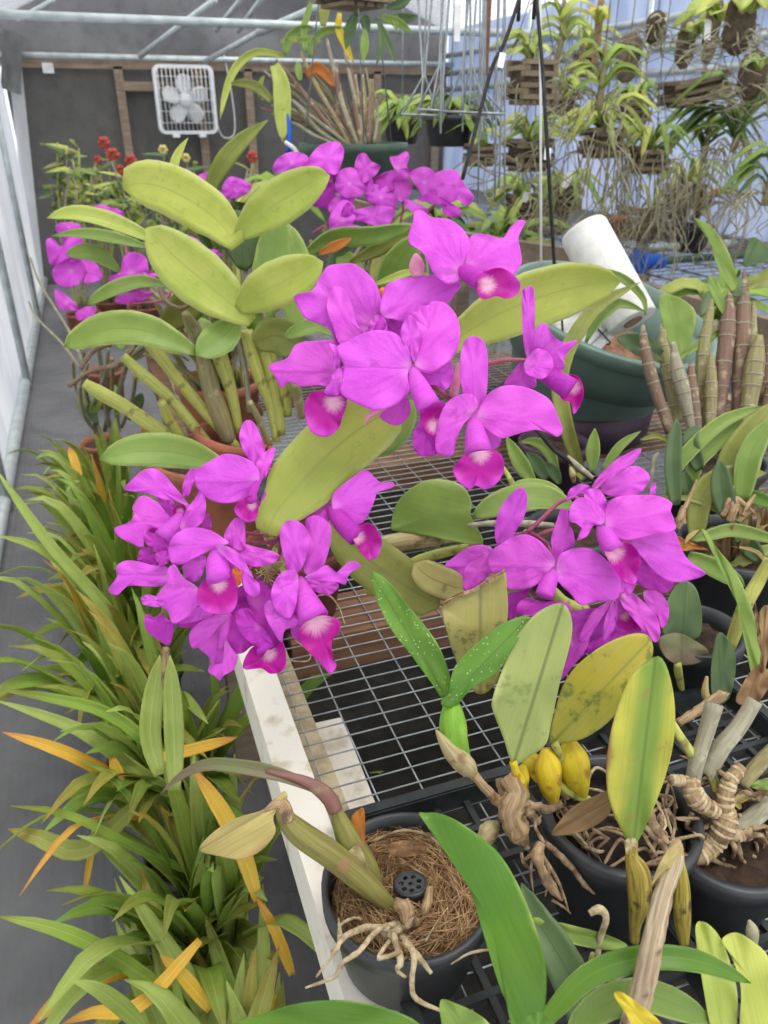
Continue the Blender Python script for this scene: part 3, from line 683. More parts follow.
FL(oc, D-.004, [('sepal','c6',[(190,545),(215,492),(260,480),(310,510),(332,570),(325,640),(300,705),(260,745),(228,722),(205,640)],(310,760),.0,dict(a=-.25,b=.15)),
           ('sepal','c6',[(315,480),(370,458),(430,500),(437,570),(420,650),(390,720),(340,752),(305,720),(325,640),(325,560)],(320,760),.006,dict(a=-.2,b=.1)),
           ('petal','c8',[(245,250),(265,190),(310,148),(362,148),(378,200),(372,270),(360,330),(335,377),(280,352),(250,300)],(388,185),-.016,dict(a=-.35,b=.3)),
           ('petal','c8',[(213,312),(245,288),(272,340),(330,377),(355,360),(379,385),(362,420),(312,432),(295,492),(250,432),(220,372)],(330,350),-.012,dict(a=-.25,b=.2)),
           ('petal','c8',[(405,178),(460,150),(510,120),(550,148),(580,158),(610,110),(650,103),(676,130),(632,152),(612,182),(602,215),(560,202),(500,197),(440,192)],(395,182),-.008,dict(a=-.2,b=.2)),
           ('sepal','c8',[(402,192),(480,188),(560,205),(567,230),(530,262),(480,257),(430,232)],(395,185),.008),
           ('lip','c8',[(382,420),(440,372),(510,363),(572,385),(572,440),(537,490),(542,560),(560,602),(530,642),(480,592),(420,532),(378,480)],(455,382),-.02,dict(cup=.05)),
           ('sepal','c8',[(355,330),(385,320),(405,420),(385,480),(340,450)],(390,250),-.006),
          ], ('c8',[(385,185,.01),(405,260,-.006),(450,375,-.018)],[18,46,74]), mp=mPET)
FL(oc, D+.016, [('petal','c6',[(440,415),(450,350),(520,290),(600,240),(650,280),(680,300),(735,298),(732,325),(665,342),(640,402),(600,482),(550,507),(505,485),(465,445)],(435,425),.0,dict(a=-.05,b=.15)),
           ('sepal','c6',[(280,475),(330,440),(400,390),(455,358),(452,410),(435,455),(418,502),(390,482),(350,472)],(440,420),.01),
           ('lip','c6',[(555,595),(538,550),(570,508),(622,494),(667,540),(682,590),(662,652),(622,672),(585,642)],(562,560),-.02,dict(cup=.28)),
          ], ('c6',[(440,428,.008),(490,495,-.006),(560,562,-.016)],[30,46,48]))
FL(oc, D+.006, [('petal','c8',[(32,425),(70,350),(110,328),(150,340),(200,450),(192,502),(150,512),(110,542),(60,542),(38,492)],(160,420),.0,dict(a=-.3,b=.2)),
           ('petal','c8',[(135,250),(220,215),(258,290),(230,400),(302,492),(250,505),(200,452),(140,330)],(180,300),.006),
           ('petal','c8',[(70,360),(110,330),(160,380),(240,460),(240,510),(170,505),(100,450)],(180,420),-.01,dict(a=-.3,b=.2)),
           ('lip','c8',[(108,605),(130,545),(170,508),(240,528),(302,490),(318,590),(292,632),(240,642),(200,617),(130,622)],(235,545),-.014,dict(cup=.3)),
          ], ('c8',[(165,400,.012),(190,460,0),(225,535,-.01)],[20,36,50]), mp=mPET2)
FL(oc, D, [('petal','c7',[(428,482),(440,430),(520,370),(612,358),(575,412),(500,492),(450,522)],(610,370),-.004,dict(a=-.3,b=.2)),
           ('petal','c7',[(468,502),(540,420),(577,408),(592,470),(607,540),(572,602),(545,622),(520,560)],(590,420),.006,dict(a=-.15,b=.2)),
           ('petal','c7',[(518,632),(530,600),(570,600),(605,540),(598,470),(640,530),(662,560),(642,622),(592,652),(575,676),(550,652)],(600,500),-.004,dict(a=-.2,b=.2)),
          ], ('c7',[(620,360,.01),(600,420,0),(585,520,0)],[18,26,20]), mp=mPET)
FL(oc, D+.018, [('petal','c8',[(60,250),(130,210),(220,200),(255,260),(240,330),(150,350),(80,330)],(200,180),.0,dict(mat=mPET2)),
           ('petal','c8',[(10,100),(70,60),(110,120),(90,220),(40,260),(0,200)],(110,80),-.006,dict(mat=mPET2)),
           ('petal','c7',[(330,330),(400,300),(470,330),(520,370),(450,420),(370,410)],(500,300),-.002,dict(mat=mPET2)),
           ('petal','c7',[(540,330),(620,330),(700,300),(720,400),(640,420),(570,400)],(640,300),.004,dict(mat=mPET2)),
           ('petal','c5',[(330,560),(420,520),(520,520),(560,570),(480,640),(380,650)],(520,540),.004,dict(mat=mPET2)),
           ('petal','c5',[(230,480),(330,470),(400,520),(380,600),(270,600)],(390,500),.006,dict(mat=mPET2))],
   ('c8',[(190,180,.014),(180,260,.006)],[16,20]), mp=mPET2)
OL(oc, 'dead_bract', mORG, 'c7', [(636,140),(660,120),(690,150),(682,200),(655,225),(640,190)], D-.008, (660,130))
for pts in ([(190,540),(160,555,.01),(80,550,.02),(20,540,.01)], [(190,545),(150,580,.02),(90,590,.02),(20,585,.01)], [(190,545,.02),(200,600,.02),(230,660,.02),(310,740,.01)], [(190,545,.02),(260,500,.03),(350,460,.03),(440,425,.024)],
            [(190,545,.02),(140,620,.02),(90,680,.02),(40,720,.012)], [(190,545,.02),(190,640,.03),(150,740,.03),(120,800,.02)]):
    CT(oc, 'flower_stem', mPED, 'c6', pts, D+.012, [11,10,9,9])
CT(oc, 'flower_stem', mCAN, 'p', [(272,534,.0),(285,560,.12),(300,588,.3)], .74, [3.5,5,7])
for s in range(18):
    a = 1.2 + s * .33
    CT(oc, 'sheath', mSHEA if s % 3 else mCAN, 'c8', [(300,110,.02),(250+rng.uniform(-60,20),130+rng.uniform(-30,40),.02),(230-60*math.cos(a),150+70*math.sin(a),.016)], D, [4,4,3], 6)
for pts in ([(460,270,.05),(520,265,.03),(570,320,.02),(600,405,.01)], [(340,580,.05),(420,580,.03),(430,540,.03),(360,480,.04)]):
    CT(oc, 'root', mROOTP, 'c8', pts, D+.03, [4,4,3,2], 6)
# --- its leaves
o = LF(oc, mLFA2, 'p', [(266,533,-.01),(276,512,.0),(296,488,.01),(322,460,.02),(352,434,.03),(380,416,.045),(402,409,.06)], D+.012, 72, 'blunt', fold=.22, nu=16, nv=8)
OL(oc, 'leaf_scar', mBLK, 'c6', [(82,380),(92,320),(118,272),(130,280),(118,340),(98,388)], D-.026, (100,330), th=.0015)
LF(oc, mLFG, 'c5', [(610,235,.05),(530,200,.05),(380,160,.03),(200,150,.01),(80,170,0),(0,188,0)], .79, 36, 'cat', fold=.25, roll=20)
LF(oc, mLFA2, 'p', [(440,352,.0),(465,333,0),(500,313,.0),(540,297,.01),(580,286,.02),(620,282,.03)], .93, 58, 'cat', fold=.25, roll=10, nu=16, nv=8)
LF(oc, mLFO, 'p', [(330,520,.0),(350,543,.0),(380,568,0),(412,590,.0),(440,606,.0)], .92, 52, 'blunt', fold=.2)
OL(oc, 'leaf', mLFG, 'a8', [(22,168),(36,120),(80,84),(125,78),(165,92),(182,125),(180,150),(205,205),(150,202),(80,188),(30,180)], .95, (205,205), (25,160), mode='leaf', fold=.15)
CT(oc, 'cane', mSHEA, 'a8', [(-10,210),(40,200),(90,196),(120,200)], .97, [14,18,18,12], 10)
CT(oc, 'cane', mSHEA, 'p', [(440,352,.0),(400,385,.04),(350,440,.08),(315,570,.2)], .96, [3,5,7,8], 10)
CT(oc, 'cane', mCAN, 'p', [(480,545,.0),(420,560,.06),(370,590,.16)], .96, [4,6,8], 10)
CT(oc, 'cane', mCAN, 'p', [(225,475,.0),(260,520,.12),(296,590,.3)], .82, [4,6,8], 10)
LF(oc, mLFG, 'p', [(360,455,.0),(385,440,.0),(402,418,.0),(412,400,0)], .86, 30, 'cat', roll=30)

# ------------------------------------------------------------------ right flower head, on a plant of its own
E0 = PZ(585, 612, BZ) + V((0, .06, .004))
oe = empty('flowering_orchid', E0, 'magenta flowering orchid with one crowded flower head, behind the broad pale green leaf', 'orchid')
pot_mesh(oe, E0, .07, .12, mBLK, soil=mSOIL)
D = .80
FL(oe, D+.014, [('petal','d1',[(70,602),(130,550),(200,508),(280,508),(310,545),(295,590),(290,640),(200,722),(160,720),(160,660),(110,620)],(310,530),.0,dict(a=-.2,b=.2)),
           ('sepal','d1',[(312,470),(315,400),(340,320),(390,258),(435,227),(462,250),(467,310),(447,380),(412,440),(385,495),(330,505)],(340,530),.004,dict(a=-.15,b=.1)),
           ('petal','d1',[(158,650),(190,590),(270,528),(290,589),(292,640),(240,682),(170,722)],(300,530),-.008,dict(a=-.3,b=.2)),
          ], ('d1',[(330,520,.01),(320,540,.0),(290,580,0)],[16,24,18]))
FL(oe, D-.016, [('petal','d1',[(282,545),(340,498),(400,463),(460,453),(520,478),(570,530),(607,585),(575,625),(550,662),(500,702),(440,717),(370,712),(358,640),(300,640),(278,592)],(600,612),.0,dict(a=-.2,b=.22)),
           ('petal','d2',[(-8,560),(50,525),(130,518),(200,555),(260,620),(291,690),(270,765),(180,775),(100,792),(50,740),(8,700),(-25,650)],(-18,622),.0,dict(a=-.22,b=.22)),
           ('sepal','d1',[(585,455),(610,380),(630,328),(662,343),(668,400),(688,440),(692,510),(640,535),(602,585),(582,500)],(600,600),.006,dict(a=-.1,b=.1)),
           ('deep','d3',[(72,232),(80,180),(130,163),(180,178),(250,175),(300,195),(290,240),(150,240)],(200,150),.0),
           ('sepal','d3',[(20,160),(90,130),(130,120),(100,180),(60,250),(36,240)],(180,100),.012,dict(mat=mPET2)),
          ], ('d1',[(592,612,.01),(572,680,-.002),(545,750,-.008)],[18,40,44]), mp=mPET)
FL(oe, D-.002, [('sepal','d2',[(150,225),(190,170),(250,110),(320,65),(388,41),(375,80),(340,120),(270,170),(210,212),(170,237)],(160,240),.0,dict(a=-.2,b=.15)),
           ('petal','d2',[(190,235),(260,180),(340,125),(400,138),(432,180),(412,225),(375,262),(300,275),(230,265)],(180,250),.01,dict(a=.0,b=.2)),
           ('petal','d2',[(33,282),(45,240),(90,213),(142,220),(140,255),(80,268),(40,292)],(160,250),.004,dict(a=-.3)),
           ('sepal','d2',[(430,262),(445,205),(462,218),(455,262)],(400,300),.012),
          ], ('d2',[(165,245,.012),(175,250,.006),(190,260,.0)],[16,22,18]))
FL(oe, D-.02, [('sepal','d2',[(118,250),(150,233),(200,250),(228,310),(218,370),(190,405),(150,330),(120,292)],(200,400),.002,dict(a=-.3,b=.2)),
           ('petal','d2',[(43,352),(60,300),(110,273),(170,308),(214,350),(205,405),(160,412),(130,462),(80,482),(115,442),(80,402),(48,392)],(205,400),-.004,dict(a=-.4,b=.35)),
           ('petal','d2',[(213,342),(240,290),(300,268),(400,263),(470,268),(537,300),(532,340),(547,380),(552,432),(470,452),(400,467),(320,482),(250,462),(216,412)],(200,405),-.004,dict(a=-.3,b=.3)),
           ('petal','d2',[(335,480),(400,462),(500,443),(552,440),(582,520),(622,580),(692,630),(692,650),(630,672),(540,682),(460,642),(400,572),(355,522)],(320,470),.006,dict(a=-.1,b=.2)),
           ('lip','d2',[(213,522),(250,500),(320,488),(372,530),(387,585),(372,640),(362,692),(310,682),(260,622),(228,572)],(258,535),-.02,dict(cup=.22)),
          ], ('d2',[(198,400,.008),(215,450,-.004),(255,530,-.016)],[20,42,52]), mp=mPET)
FL(oe, D+.012, [('sepal','d3',[(512,150),(560,138),(622,190),(672,250),(684,320),(662,352),(620,312),(560,242),(520,192)],(520,150),-.012,dict(a=-.3,b=.3)),
           ('petal','d3',[(615,130),(680,138),(718,190),(718,250),(692,292),(660,232),(620,182)],(600,140),.0),
           ('petal','d3',[(440,342),(450,240),(490,168),(505,230),(482,302)],(490,160),-.008),
           ('petal','d3',[(335,342),(380,240),(440,188),(475,178),(425,262),(372,342)],(480,180),-.004),
           ('lip','d3',[(488,180),(520,188),(562,240),(604,302),(540,312),(498,272)],(530,230),-.006,dict(cup=.3)),
           ('petal','d3',[(300,280),(350,225),(440,205),(520,235),(645,300),(565,325),(440,362),(350,412),(270,505),(258,490),(305,352)],(500,200),.014,dict(mat=mPET)),
           ('petal','d3',[(300,300),(345,262),(372,300),(380,350),(340,420),(290,470),(275,440),(300,370)],(420,230),.0),
           ('petal','d3',[(380,350),(430,330),(500,310),(560,320),(500,350),(430,372),(370,400)],(500,240),.004,dict(mat=mPET2)),
           ('sepal','d3',[(290,230),(330,215),(390,205),(420,215),(380,250),(340,300),(305,290)],(440,200),.002),
           ('petal','d2',[(370,540),(460,630),(545,680),(505,735),(400,705),(350,650)],(330,600),.004,dict(mat=mPET2)),
           ('sepal','d2',[(255,610),(310,680),(362,690),(332,745),(285,725)],(300,740),-.012),
          ], ('d3',[(510,140,.01),(500,180,.0),(520,220,.0)],[16,26,24]), mp=mPET)
for pts in ([(470,440,.0),(540,375,.0),(620,300,.01),(690,275,.02)], [(500,470,.02),(560,440,.02),(600,430,.03)], [(470,440,.0),(400,470,.02),(340,520,.03)], [(470,440,.0),(560,500,.02),(595,600,.004)], [(690,270,.02),(760,330,.01),(820,400,.0)]):
    CT(oe, 'flower_stem', mPED, 'd1', pts, D+.016, [11,10,9])
CT(oe, 'cane', mCAN, 'p', [(526,532,.0),(530,560,.1),(560,600,.2),(585,610,.26)], D+.02, [3,6,8,8], 10)
CT(oe, 'cane', mCANG, 'd1', [(180,410,.02),(300,400,.02),(450,400,.01),(590,410,.02)], D+.06, [10,16,18,14], 10)
LF(oe, mLFG, 'd1', [(690,330,.02),(600,285,.01),(480,275,.0),(330,310,.0),(200,375,.0)], .98, 28, 'cat', fold=.2, roll=25)
LF(oe, mLFG, 'd1', [(640,260,.02),(560,225,.01),(450,215,.0),(380,228,.0)], 1.02, 12, 'cat', roll=30)
LF(oe, mLFC, 'b6', [(420,110,.02),(330,95,.01),(240,60,.0),(190,10,.0)], .90, 34, 'blunt', roll=15)
# ------------------------------------------------------------------ orchid with the broad pale leaf and yellow bulbs (front of the bench)
D0 = V((.375, .40, BZ + .014))
od = empty('potted_orchid', D0, 'orchid with broad pale, spotted and half-yellow leaves and bright yellow bulbs, in a black pot', 'orchid')
pot_mesh(od, D0, .068, .12, mBLK, soil=mDARK)
OL(od, 'leaf', mLFP, 'b6', [(535,712),(500,620),(465,530),(461,490),(490,400),(540,280),(600,200),(660,160),(710,153),(738,200),(737,280),(700,420),(670,560),(650,640),(600,682)], .66, (540,700), (705,165), mode='leaf', fold=.18, b=-.12, a=.06, label='broad pale green leaf')
OL(od, 'leaf', mLFY, 'a8', [(335,600),(345,540),(370,470),(420,420),(480,388),(525,384),(541,410),(530,450),(490,510),(450,560),(400,592),(350,602)], .685, (340,600), (535,395), mode='leaf', fold=.15, b=.1, a=0, label='yellow-green leaf with dark spots')
OL(od, 'leaf', mLFX, 'p', [(632,848),(622,832),(609,800),(606,768),(610,735),(618,706),(629,680),(645,662),(662,658),(673,690),(675,730),(668,768),(655,805),(643,832)], .62, (633,848), (655,662), mode='leaf', fold=.22, b=.14, a=0, label='half-yellowed leaf with brown edges')
OL(od, 'leaf', mLFT, 'b6', [(38,45),(90,65),(160,150),(220,220),(280,310),(318,420),(312,472),(285,482),(250,430),(180,335),(110,245),(60,145)], .665, (298,475), (40,45), mode='leaf', fold=.3, b=.1, a=0, label='pointed green leaf with pale dots')
OL(od, 'leaf', mLFT, 'b6', [(283,492),(308,460),(320,400),(340,360),(420,280),(500,220),(592,193),(560,262),(520,332),(480,392),(400,442),(360,482),(330,516),(292,512)], .645, (305,490), (588,198), mode='leaf', fold=-.25, b=.1, a=0, label='folded green leaf with pale dots')
OL(od, 'leaf', mLFC, 'b6', [(288,155),(340,122),(420,92),(500,38),(513,100),(516,190),(500,300),(480,420),(420,470),(370,420),(330,340),(308,270),(284,185)], .70, (420,460), (420,90), mode='leaf', fold=.1, a=0, b=.05, label='old leaf cut straight across')
OL(od, 'leaf_scar', mDRYB, 'b6', [(286,150),(340,118),(420,88),(500,34),(503,44),(424,100),(344,130),(290,160)], .699, (400,100), th=.002)
# new growth
CT(od, 'bulb', mBULG, 'b6', [(300,480,.004),(318,515,0),(324,570,-.002),(332,630,0),(362,690,.006)], .655, [16,34,47,46,26], 14, 5)
CT(od, 'sheath', mSHEA, 'b6', [(266,594,-.008),(290,630,-.006),(330,680,-.002),(368,716,0),(392,742,.004)], .65, [4,18,34,36,22], 12, 5)
CT(od, 'rhizome', mDRYB, 'b6', [(380,728),(430,780,.006),(480,835,.012),(540,850,.02)], .655, [20,16,20,20], 10, 4)
CT(od, 'bulb', mBULY, 'b5', [(52,215,.006),(38,190,0),(40,150,0),(48,122,0)], .69, [14,22,24,8], 12, 5)
CT(od, 'bulb', mBULY, 'b5', [(135,230,.006),(124,180,0),(118,120,0),(112,72,0)], .69, [14,34,38,12], 12, 5)
CT(od, 'bulb', mBULY, 'b5', [(222,212,.006),(204,160,0),(190,100,0),(178,44,0)], .70, [14,40,46,16], 12, 5)
CT(od, 'bulb', mBULY, 'b5', [(100,160,.02),(70,110,.02),(58,80,.02)], .70, [24,30,10], 12, 5)
CT(od, 'bulb', mCAN, 'b5', [(135,165,.0),(180,200,.0),(240,225,.01)], .70, [12,15,12], 10, 4)
CT(od, 'stalk', mBULY, 'b6', [(535,705,-.004),(545,740,.0),(560,775,.006)], .664, [14,14,22], 10)
CT(od, 'stalk', mCAN, 'a8', [(345,600),(352,615,.004),(358,640,.012)], .685, [9,8,10], 10)
# wrinkled dead bulbs
CT(od, 'dead_bulb', mDRYB, 'b4', [(622,-10),(640,30,-.004),(628,80,-.006),(655,140,-.004),(672,175,0)], .67, [26,30,36,32,12], 12, 5)
CT(od, 'dead_bulb', mDRYB, 'b4', [(600,-4,.004),(612,40,.0),(648,90,-.002),(660,150,.002)], .672, [10,14,16,12], 8, 5)
CT(od, 'dead_bulb', mDRYB, 'b5', [(100,350,-.004),(88,380,-.006),(104,425,-.006),(126,480,-.004),(160,520,0)], .66, [12,19,13,17,5], 12, 6)
for pts in ([(95,360),(70,420),(75,500)], [(100,380),(120,440),(110,510)], [(110,400),(150,470),(180,555)], [(85,370),(50,400),(40,380)], [(105,350),(80,300),(100,270)], [(60,330),(20,350),(10,300)]): CT(od, 'root', mROOT, 'b5', pts, .655, [6,5,2], 7, 5)
CT(od, 'dead_bulb', mSHEA, 'b4', [(560,170,.0),(575,140,0),(600,120,.004)], .675, [20,26,10], 10, 4)
OL(od, 'dead_leaf', mDRY, 'b5', [(128,328),(150,290),(190,245),(250,215),(300,200),(302,262),(250,305),(190,325)], .65, (300,225), (130,325), mode='leaf', fold=.5)
for pts, r in (([(110,350),(150,390),(190,430),(225,470),(255,502)], [8,10,9,8,4]), ([(40,380),(45,410),(70,430)], [5,5,3]), ([(130,520),(165,540),(185,560)], [5,4,2]), ([(60,300),(40,340),(60,370)], [9,9,7]), ([(250,310),(280,330),(300,340)], [5,4,3]),
               ([(70,235),(60,260),(90,290)], [14,16,12]), ([(20,230),(60,240),(110,250),(160,240)], [10,13,12,8]), ([(420,260),(430,310),(470,350)], [12,16,10]), ([(400,300),(450,350),(470,390)], [10,12,6]), ([(455,270),(445,330),(420,380)],[8,8,4])):
    CT(od, 'root', mROOT, 'b5', pts, .665, r, 8, 4)
rr = random.Random(31)
for i in range(46):
    a = rr.uniform(0, 6.28); q = D0 + V((.05 * math.cos(a), .05 * math.sin(a), .108)); e = q + V((rr.uniform(-.06, .06), rr.uniform(-.06, .06), rr.uniform(-.012, .02)))
    e = V((D0.x + max(-.045, min(.045, e.x - D0.x)), D0.y + max(-.042, min(.042, e.y - D0.y)), e.z))
    T(od, 'root', mROOT if i % 2 else mROOTP, [q, q.lerp(e, .35) + V((rr.uniform(-.015, .015), rr.uniform(-.015, .015), .012)), q.lerp(e, .7) + V((rr.uniform(-.02, .02), rr.uniform(-.02, .02), .006)), e], [rr.uniform(.0010, .0018), .0016, .0012, .0006], 7, 4)
# bulb under the half-yellow leaf
CT(od, 'bulb', mBULO, 'b5', [(372,345,0),(366,390,0),(384,440,-.002),(388,520,-.002),(376,590,.004),(374,640,.01)], .615, [12,20,35,33,18,14], 12, 5)
CT(od, 'bulb', mBULO, 'b5', [(505,390,.006),(515,470,.004),(514,560,.006),(520,650,.012)], .62, [12,20,26,14], 12, 5)
OL(od, 'sheath', mSHEA, 'b5', [(345,350),(360,334),(380,345),(376,385),(352,388)], .612, (365,380))

# ------------------------------------------------------------------ pot of coconut fibre
F0 = V((.172, .418, BZ + .014))
of = empty('potted_orchid', F0, 'nearly leafless orchid in a black pot filled with brown coconut fibre', 'orchid')
pot_mesh(of, F0, .0735, .092, mBLK, soil=mCOIR, taper=.82, rim=.005, wall=.0025)
mb = MB(); rr = random.Random(5)
for i in range(950):
    a = rr.uniform(0, 6.28); r_ = .064 * math.sqrt(rr.random()); z = F0.z + .078 + rr.uniform(-.004, .007)
    t = a + math.pi / 2 + rr.uniform(-.9, .9); l = rr.uniform(.012, .035)
    c = V((F0.x + r_ * math.cos(a), F0.y + r_ * math.sin(a), z)); dx = V((math.cos(t), math.sin(t), rr.uniform(-.12, .12))) * l; s_ = V((rr.uniform(-.006, .006), rr.uniform(-.006, .006), rr.uniform(.001, .006)))
    pts = [c - dx, c + s_, c + dx]
    ok = all((p.x - F0.x) ** 2 + (p.y - F0.y) ** 2 < .069 ** 2 for p in pts)
    if ok: mb.tube(pts, [.0003, .00045, .0003], 3, 3)
o = mb.build('coconut_fibres', mFIBR, of, True); o['kind'] = 'stuff'
for pts in ([(150,330),(200,385),(290,420),(400,440),(480,425),(530,380)], [(250,170),(330,140),(400,150),(450,190)]):
    CT(of, 'root', mROOT, 'b4', pts, .685, [4]*len(pts), 6, 4)
OL(of, 'bark_chip', mCOIR, 'b4', [(295,185),(340,165),(400,180),(385,205),(320,212)], .672, (340,190), th=.004)
OL(of, 'bark_chip', mCOIR, 'b4', [(455,360),(500,330),(515,350),(480,385)], .668, (480,355), th=.004)
# fertiliser basket cap, a black perforated cup pushed into the fibre
cup = empty('fertiliser_basket', P(*px('b4',358,300), .672), 'small round black perforated fertiliser basket pushed into the coconut fibre', 'basket')
q = WO[cup.name]; ax = Matrix.Rotation(R(-10), 3, 'X'); q = q + V((0, 0, .004))
mb = MB(); mb.lathe(q, [(.0105,-.026),(.0128,-.010),(.0140,.0),(.0150,.0005),(.0150,.003),(.0140,.0040),(.0128,.0040),(.0126,.0010),(.0116,-.018),(.002,-.019)], 28, rot=ax); mb.build('cup', mBLK, cup, True)
bm = bmesh.new(); loops = [(0, 0, .0130, 28), (0, 0, .0021, 12)] + [(.0080 * math.cos(i * math.pi / 3.5), .0080 * math.sin(i * math.pi / 3.5), .0024, 12) for i in range(7)]
ed = []; holes = []
for (hx, hy, hr, hn) in loops:
    vv = [bm.verts.new((hx + hr * math.cos(6.2832 * k_ / hn), hy + hr * math.sin(6.2832 * k_ / hn), .003)) for k_ in range(hn)]
    ed += [bm.edges.new((vv[k_], vv[(k_ + 1) % hn])) for k_ in range(hn)]
bmesh.ops.triangle_fill(bm, use_beauty=True, edges=ed)
gg = bmesh.ops.extrude_face_region(bm, geom=bm.faces[:]); bmesh.ops.translate(bm, vec=(0, 0, -.002), verts=[g_ for g_ in gg['geom'] if isinstance(g_, bmesh.types.BMVert)])
bm.verts.index_update(); vs = [q + ax @ v_.co for v_ in bm.verts]; fs = [tuple(v_.index for v_ in f_.verts) for f_ in bm.faces]; bm.free()
mk('perforated_lid', mTRAY, cup) if False else mk('perforated_lid', vs, fs, plain('dark_grey_plastic', (66, 68, 70), None, 20, .5), cup, smooth=False)
# bulbs, old leaf, dry leaf
mBULBR = streaked('bulb_olive_brown', (138,134,70), (120,110,62), (150,110,84))
CT(of, 'bulb', mBULBR, 'b4', [(325,362,.012),(290,335,.004),(220,270,-.004),(140,205,-.012),(60,150,-.02),(15,105,-.026),(0,70,-.028)], .655, [10,22,34,36,34,24,12], 14, 5)
OL(of, 'dry_leaf', mPALE, 'b2', [(450,338),(480,300),(530,268),(600,245),(640,206),(648,225),(618,262),(622,300),(590,340),(545,360),(490,352)], .625, (640,225), (452,338), mode='leaf', fold=.35, a=0, b=.1, label='pale yellow dry leaf')
CT(of, 'stalk', mDRYB, 'b2', [(600,250),(632,232),(645,250),(650,272)], .626, [5,14,16,16], 8, 4)
CT(of, 'bulb', mBULBR, 'b4', [(268,300,.02),(235,240,.012),(190,165,.0),(158,95,-.008),(146,50,-.012)], .66, [18,34,34,20,16], 14, 5)
LF(of, mLFW, 'b2', [(752,245,.0),(735,215,-.002),(690,190,-.004),(620,165,-.006),(540,150,-.008),(470,145,-.008),(410,170,-.006),(360,215,-.004)], .64, 15, 'lance', fold=.35, nu=18, label='drooping narrow bronze-green leaf')
CT(of, 'stalk', streaked('bronze_stalk', (132,92,84), (118,86,74), (140,120,84)), 'b2', [(600,160,-.006),(680,180,-.004),(735,212,-.002),(758,250,.0)], .639, [5,11,18,17], 10, 4)
OL(of, 'leaf_scrap', mORL, 'b4', [(194,110),(218,80),(232,86),(232,178),(215,170)], .66, (230,170), th=.001)
OL(of, 'sheath', mSHEA, 'b4', [(180,210),(205,180),(225,195),(240,240),(215,235),(185,235)], .65, (200,230))
# roots over the rim
for pts, r in (([(320,395,.0),(270,410,-.006),(215,470,-.012),(170,500,-.014),(150,540,-.014),(70,570,-.012)], [12,11,10,10,9,4]), ([(300,410),(240,405,-.006),(180,430,-.012),(150,470,-.014),(100,540,-.014)], [14,13,11,8,4]),
               ([(335,430,-.004),(365,480,-.014),(360,560,-.018),(375,600,-.016),(440,632,-.012)], [12,11,10,9,7]), ([(310,420,-.004),(330,490,-.014),(320,520,-.016),(345,540,-.014)], [12,13,9,5]), ([(340,440,-.004),(380,490,-.014),(415,530,-.016)], [14,12,7]),
               ([(470,505,-.006),(520,475,-.008),(575,465,.0)], [3,5,5]), ([(160,380),(165,440,-.006),(140,470,-.008)], [7,7,4]), ([(230,380,.0),(200,380,.0),(165,400,-.004),(160,440,-.008)], [7,7,6,4]), ([(400,440,-.004),(430,390,.0),(460,350,.0)], [3,3,2]), ([(300,440,-.004),(270,490,-.014),(330,470,-.012)], [8,9,8])):
    CT(of, 'root', mROOTP, 'b4', [(p[0], p[1], (p[2] if len(p) > 2 else 0) - .05 * min(1, max(0, (p[1] - 380) / 60))) for p in pts], .65, [q * .66 for q in r], 8, 5)
for i in range(14):
    CT(of, 'root', mROOT, 'b4', [(330+rr.uniform(-20,30),400+rr.uniform(-20,30)), (360+rr.uniform(-60,70),440+rr.uniform(-30,30),-.01), (370+rr.uniform(-80,80),470+rr.uniform(-50,60),-.03)], .645, [3,3,1.5], 5, 3)
CT(of, 'old_bulb', mDRYB, 'b4', [(318,340),(340,352,-.006),(352,380,-.01),(378,392,-.006)], .648, [15,22,20,9], 10, 4)
CT(of, 'old_bulb', mROOTP, 'b4', [(345,350,-.004),(352,385,-.012),(340,405,-.012)], .648, [6,14,8], 10, 4)
CT(of, 'old_bulb', mROOTP, 'b4', [(262,430,-.004),(285,428,-.008),(310,412,-.01),(335,400,-.008)], .648, [8,18,20,12], 10, 4)
CT(of, 'old_bulb', mDRYB, 'b4', [(392,392),(398,360,-.004),(404,330,-.002),(412,290,.004)], .66, [10,14,13,8], 10, 4)

# ------------------------------------------------------------------ glossy leaved plants nearest the lens
G0 = V((.30, .245, BZ - .02))
G0 = V((.285, .235, BZ + .004))
og = empty('glossy_orchid', G0, 'orchid with one long glossy bright green leaf arching up in front of the pots', 'orchid')
pot_mesh(og, G0, .05, .07, mBLK, soil=mSOIL)
OL(og, 'leaf', mLFB, 'b4', [(383,97),(400,90),(440,92),(500,120),(590,190),(650,280),(700,400),(730,520),(725,640),(700,760),(650,760),(640,660),(600,560),(560,430),(520,300),(455,185)], .53, (680,760), (386,96), mode='leaf', fold=.25, a=0, b=.12, label='long glossy bright green leaf')
LF(og, mLFD, 'b5', [(240,960,.0),(225,860,0),(190,760,0),(130,650,.01),(90,590,.02),(40,470,.03)], .56, 40, 'strap', fold=.3)
OL(og, 'leaf', mLFG, 'b5', [(75,572),(120,580),(180,592),(290,622),(355,656),(290,668),(180,648),(90,622)], .58, (75,590), (355,656), mode='leaf', fold=.3)
LF(og, mLFB, 'b5', [(90,900,.0),(150,830,0),(230,750,0),(330,705,.0),(450,688,.0),(580,705,.0),(716,765,.01)], .50, 24, 'strap', fold=.3, nu=18)
LF(og, mLFG, 'b5', [(180,960,.0),(230,870,0),(300,820,0),(400,800,.0),(500,830,.0),(600,880,.01)], .52, 32, 'strap', fold=.3)
OL(og, 'leaf', mLFB, 'b5', [(20,930),(50,872),(90,850),(130,878),(150,940),(90,980)], .47, (90,960), (90,855), mode='leaf', fold=.2)
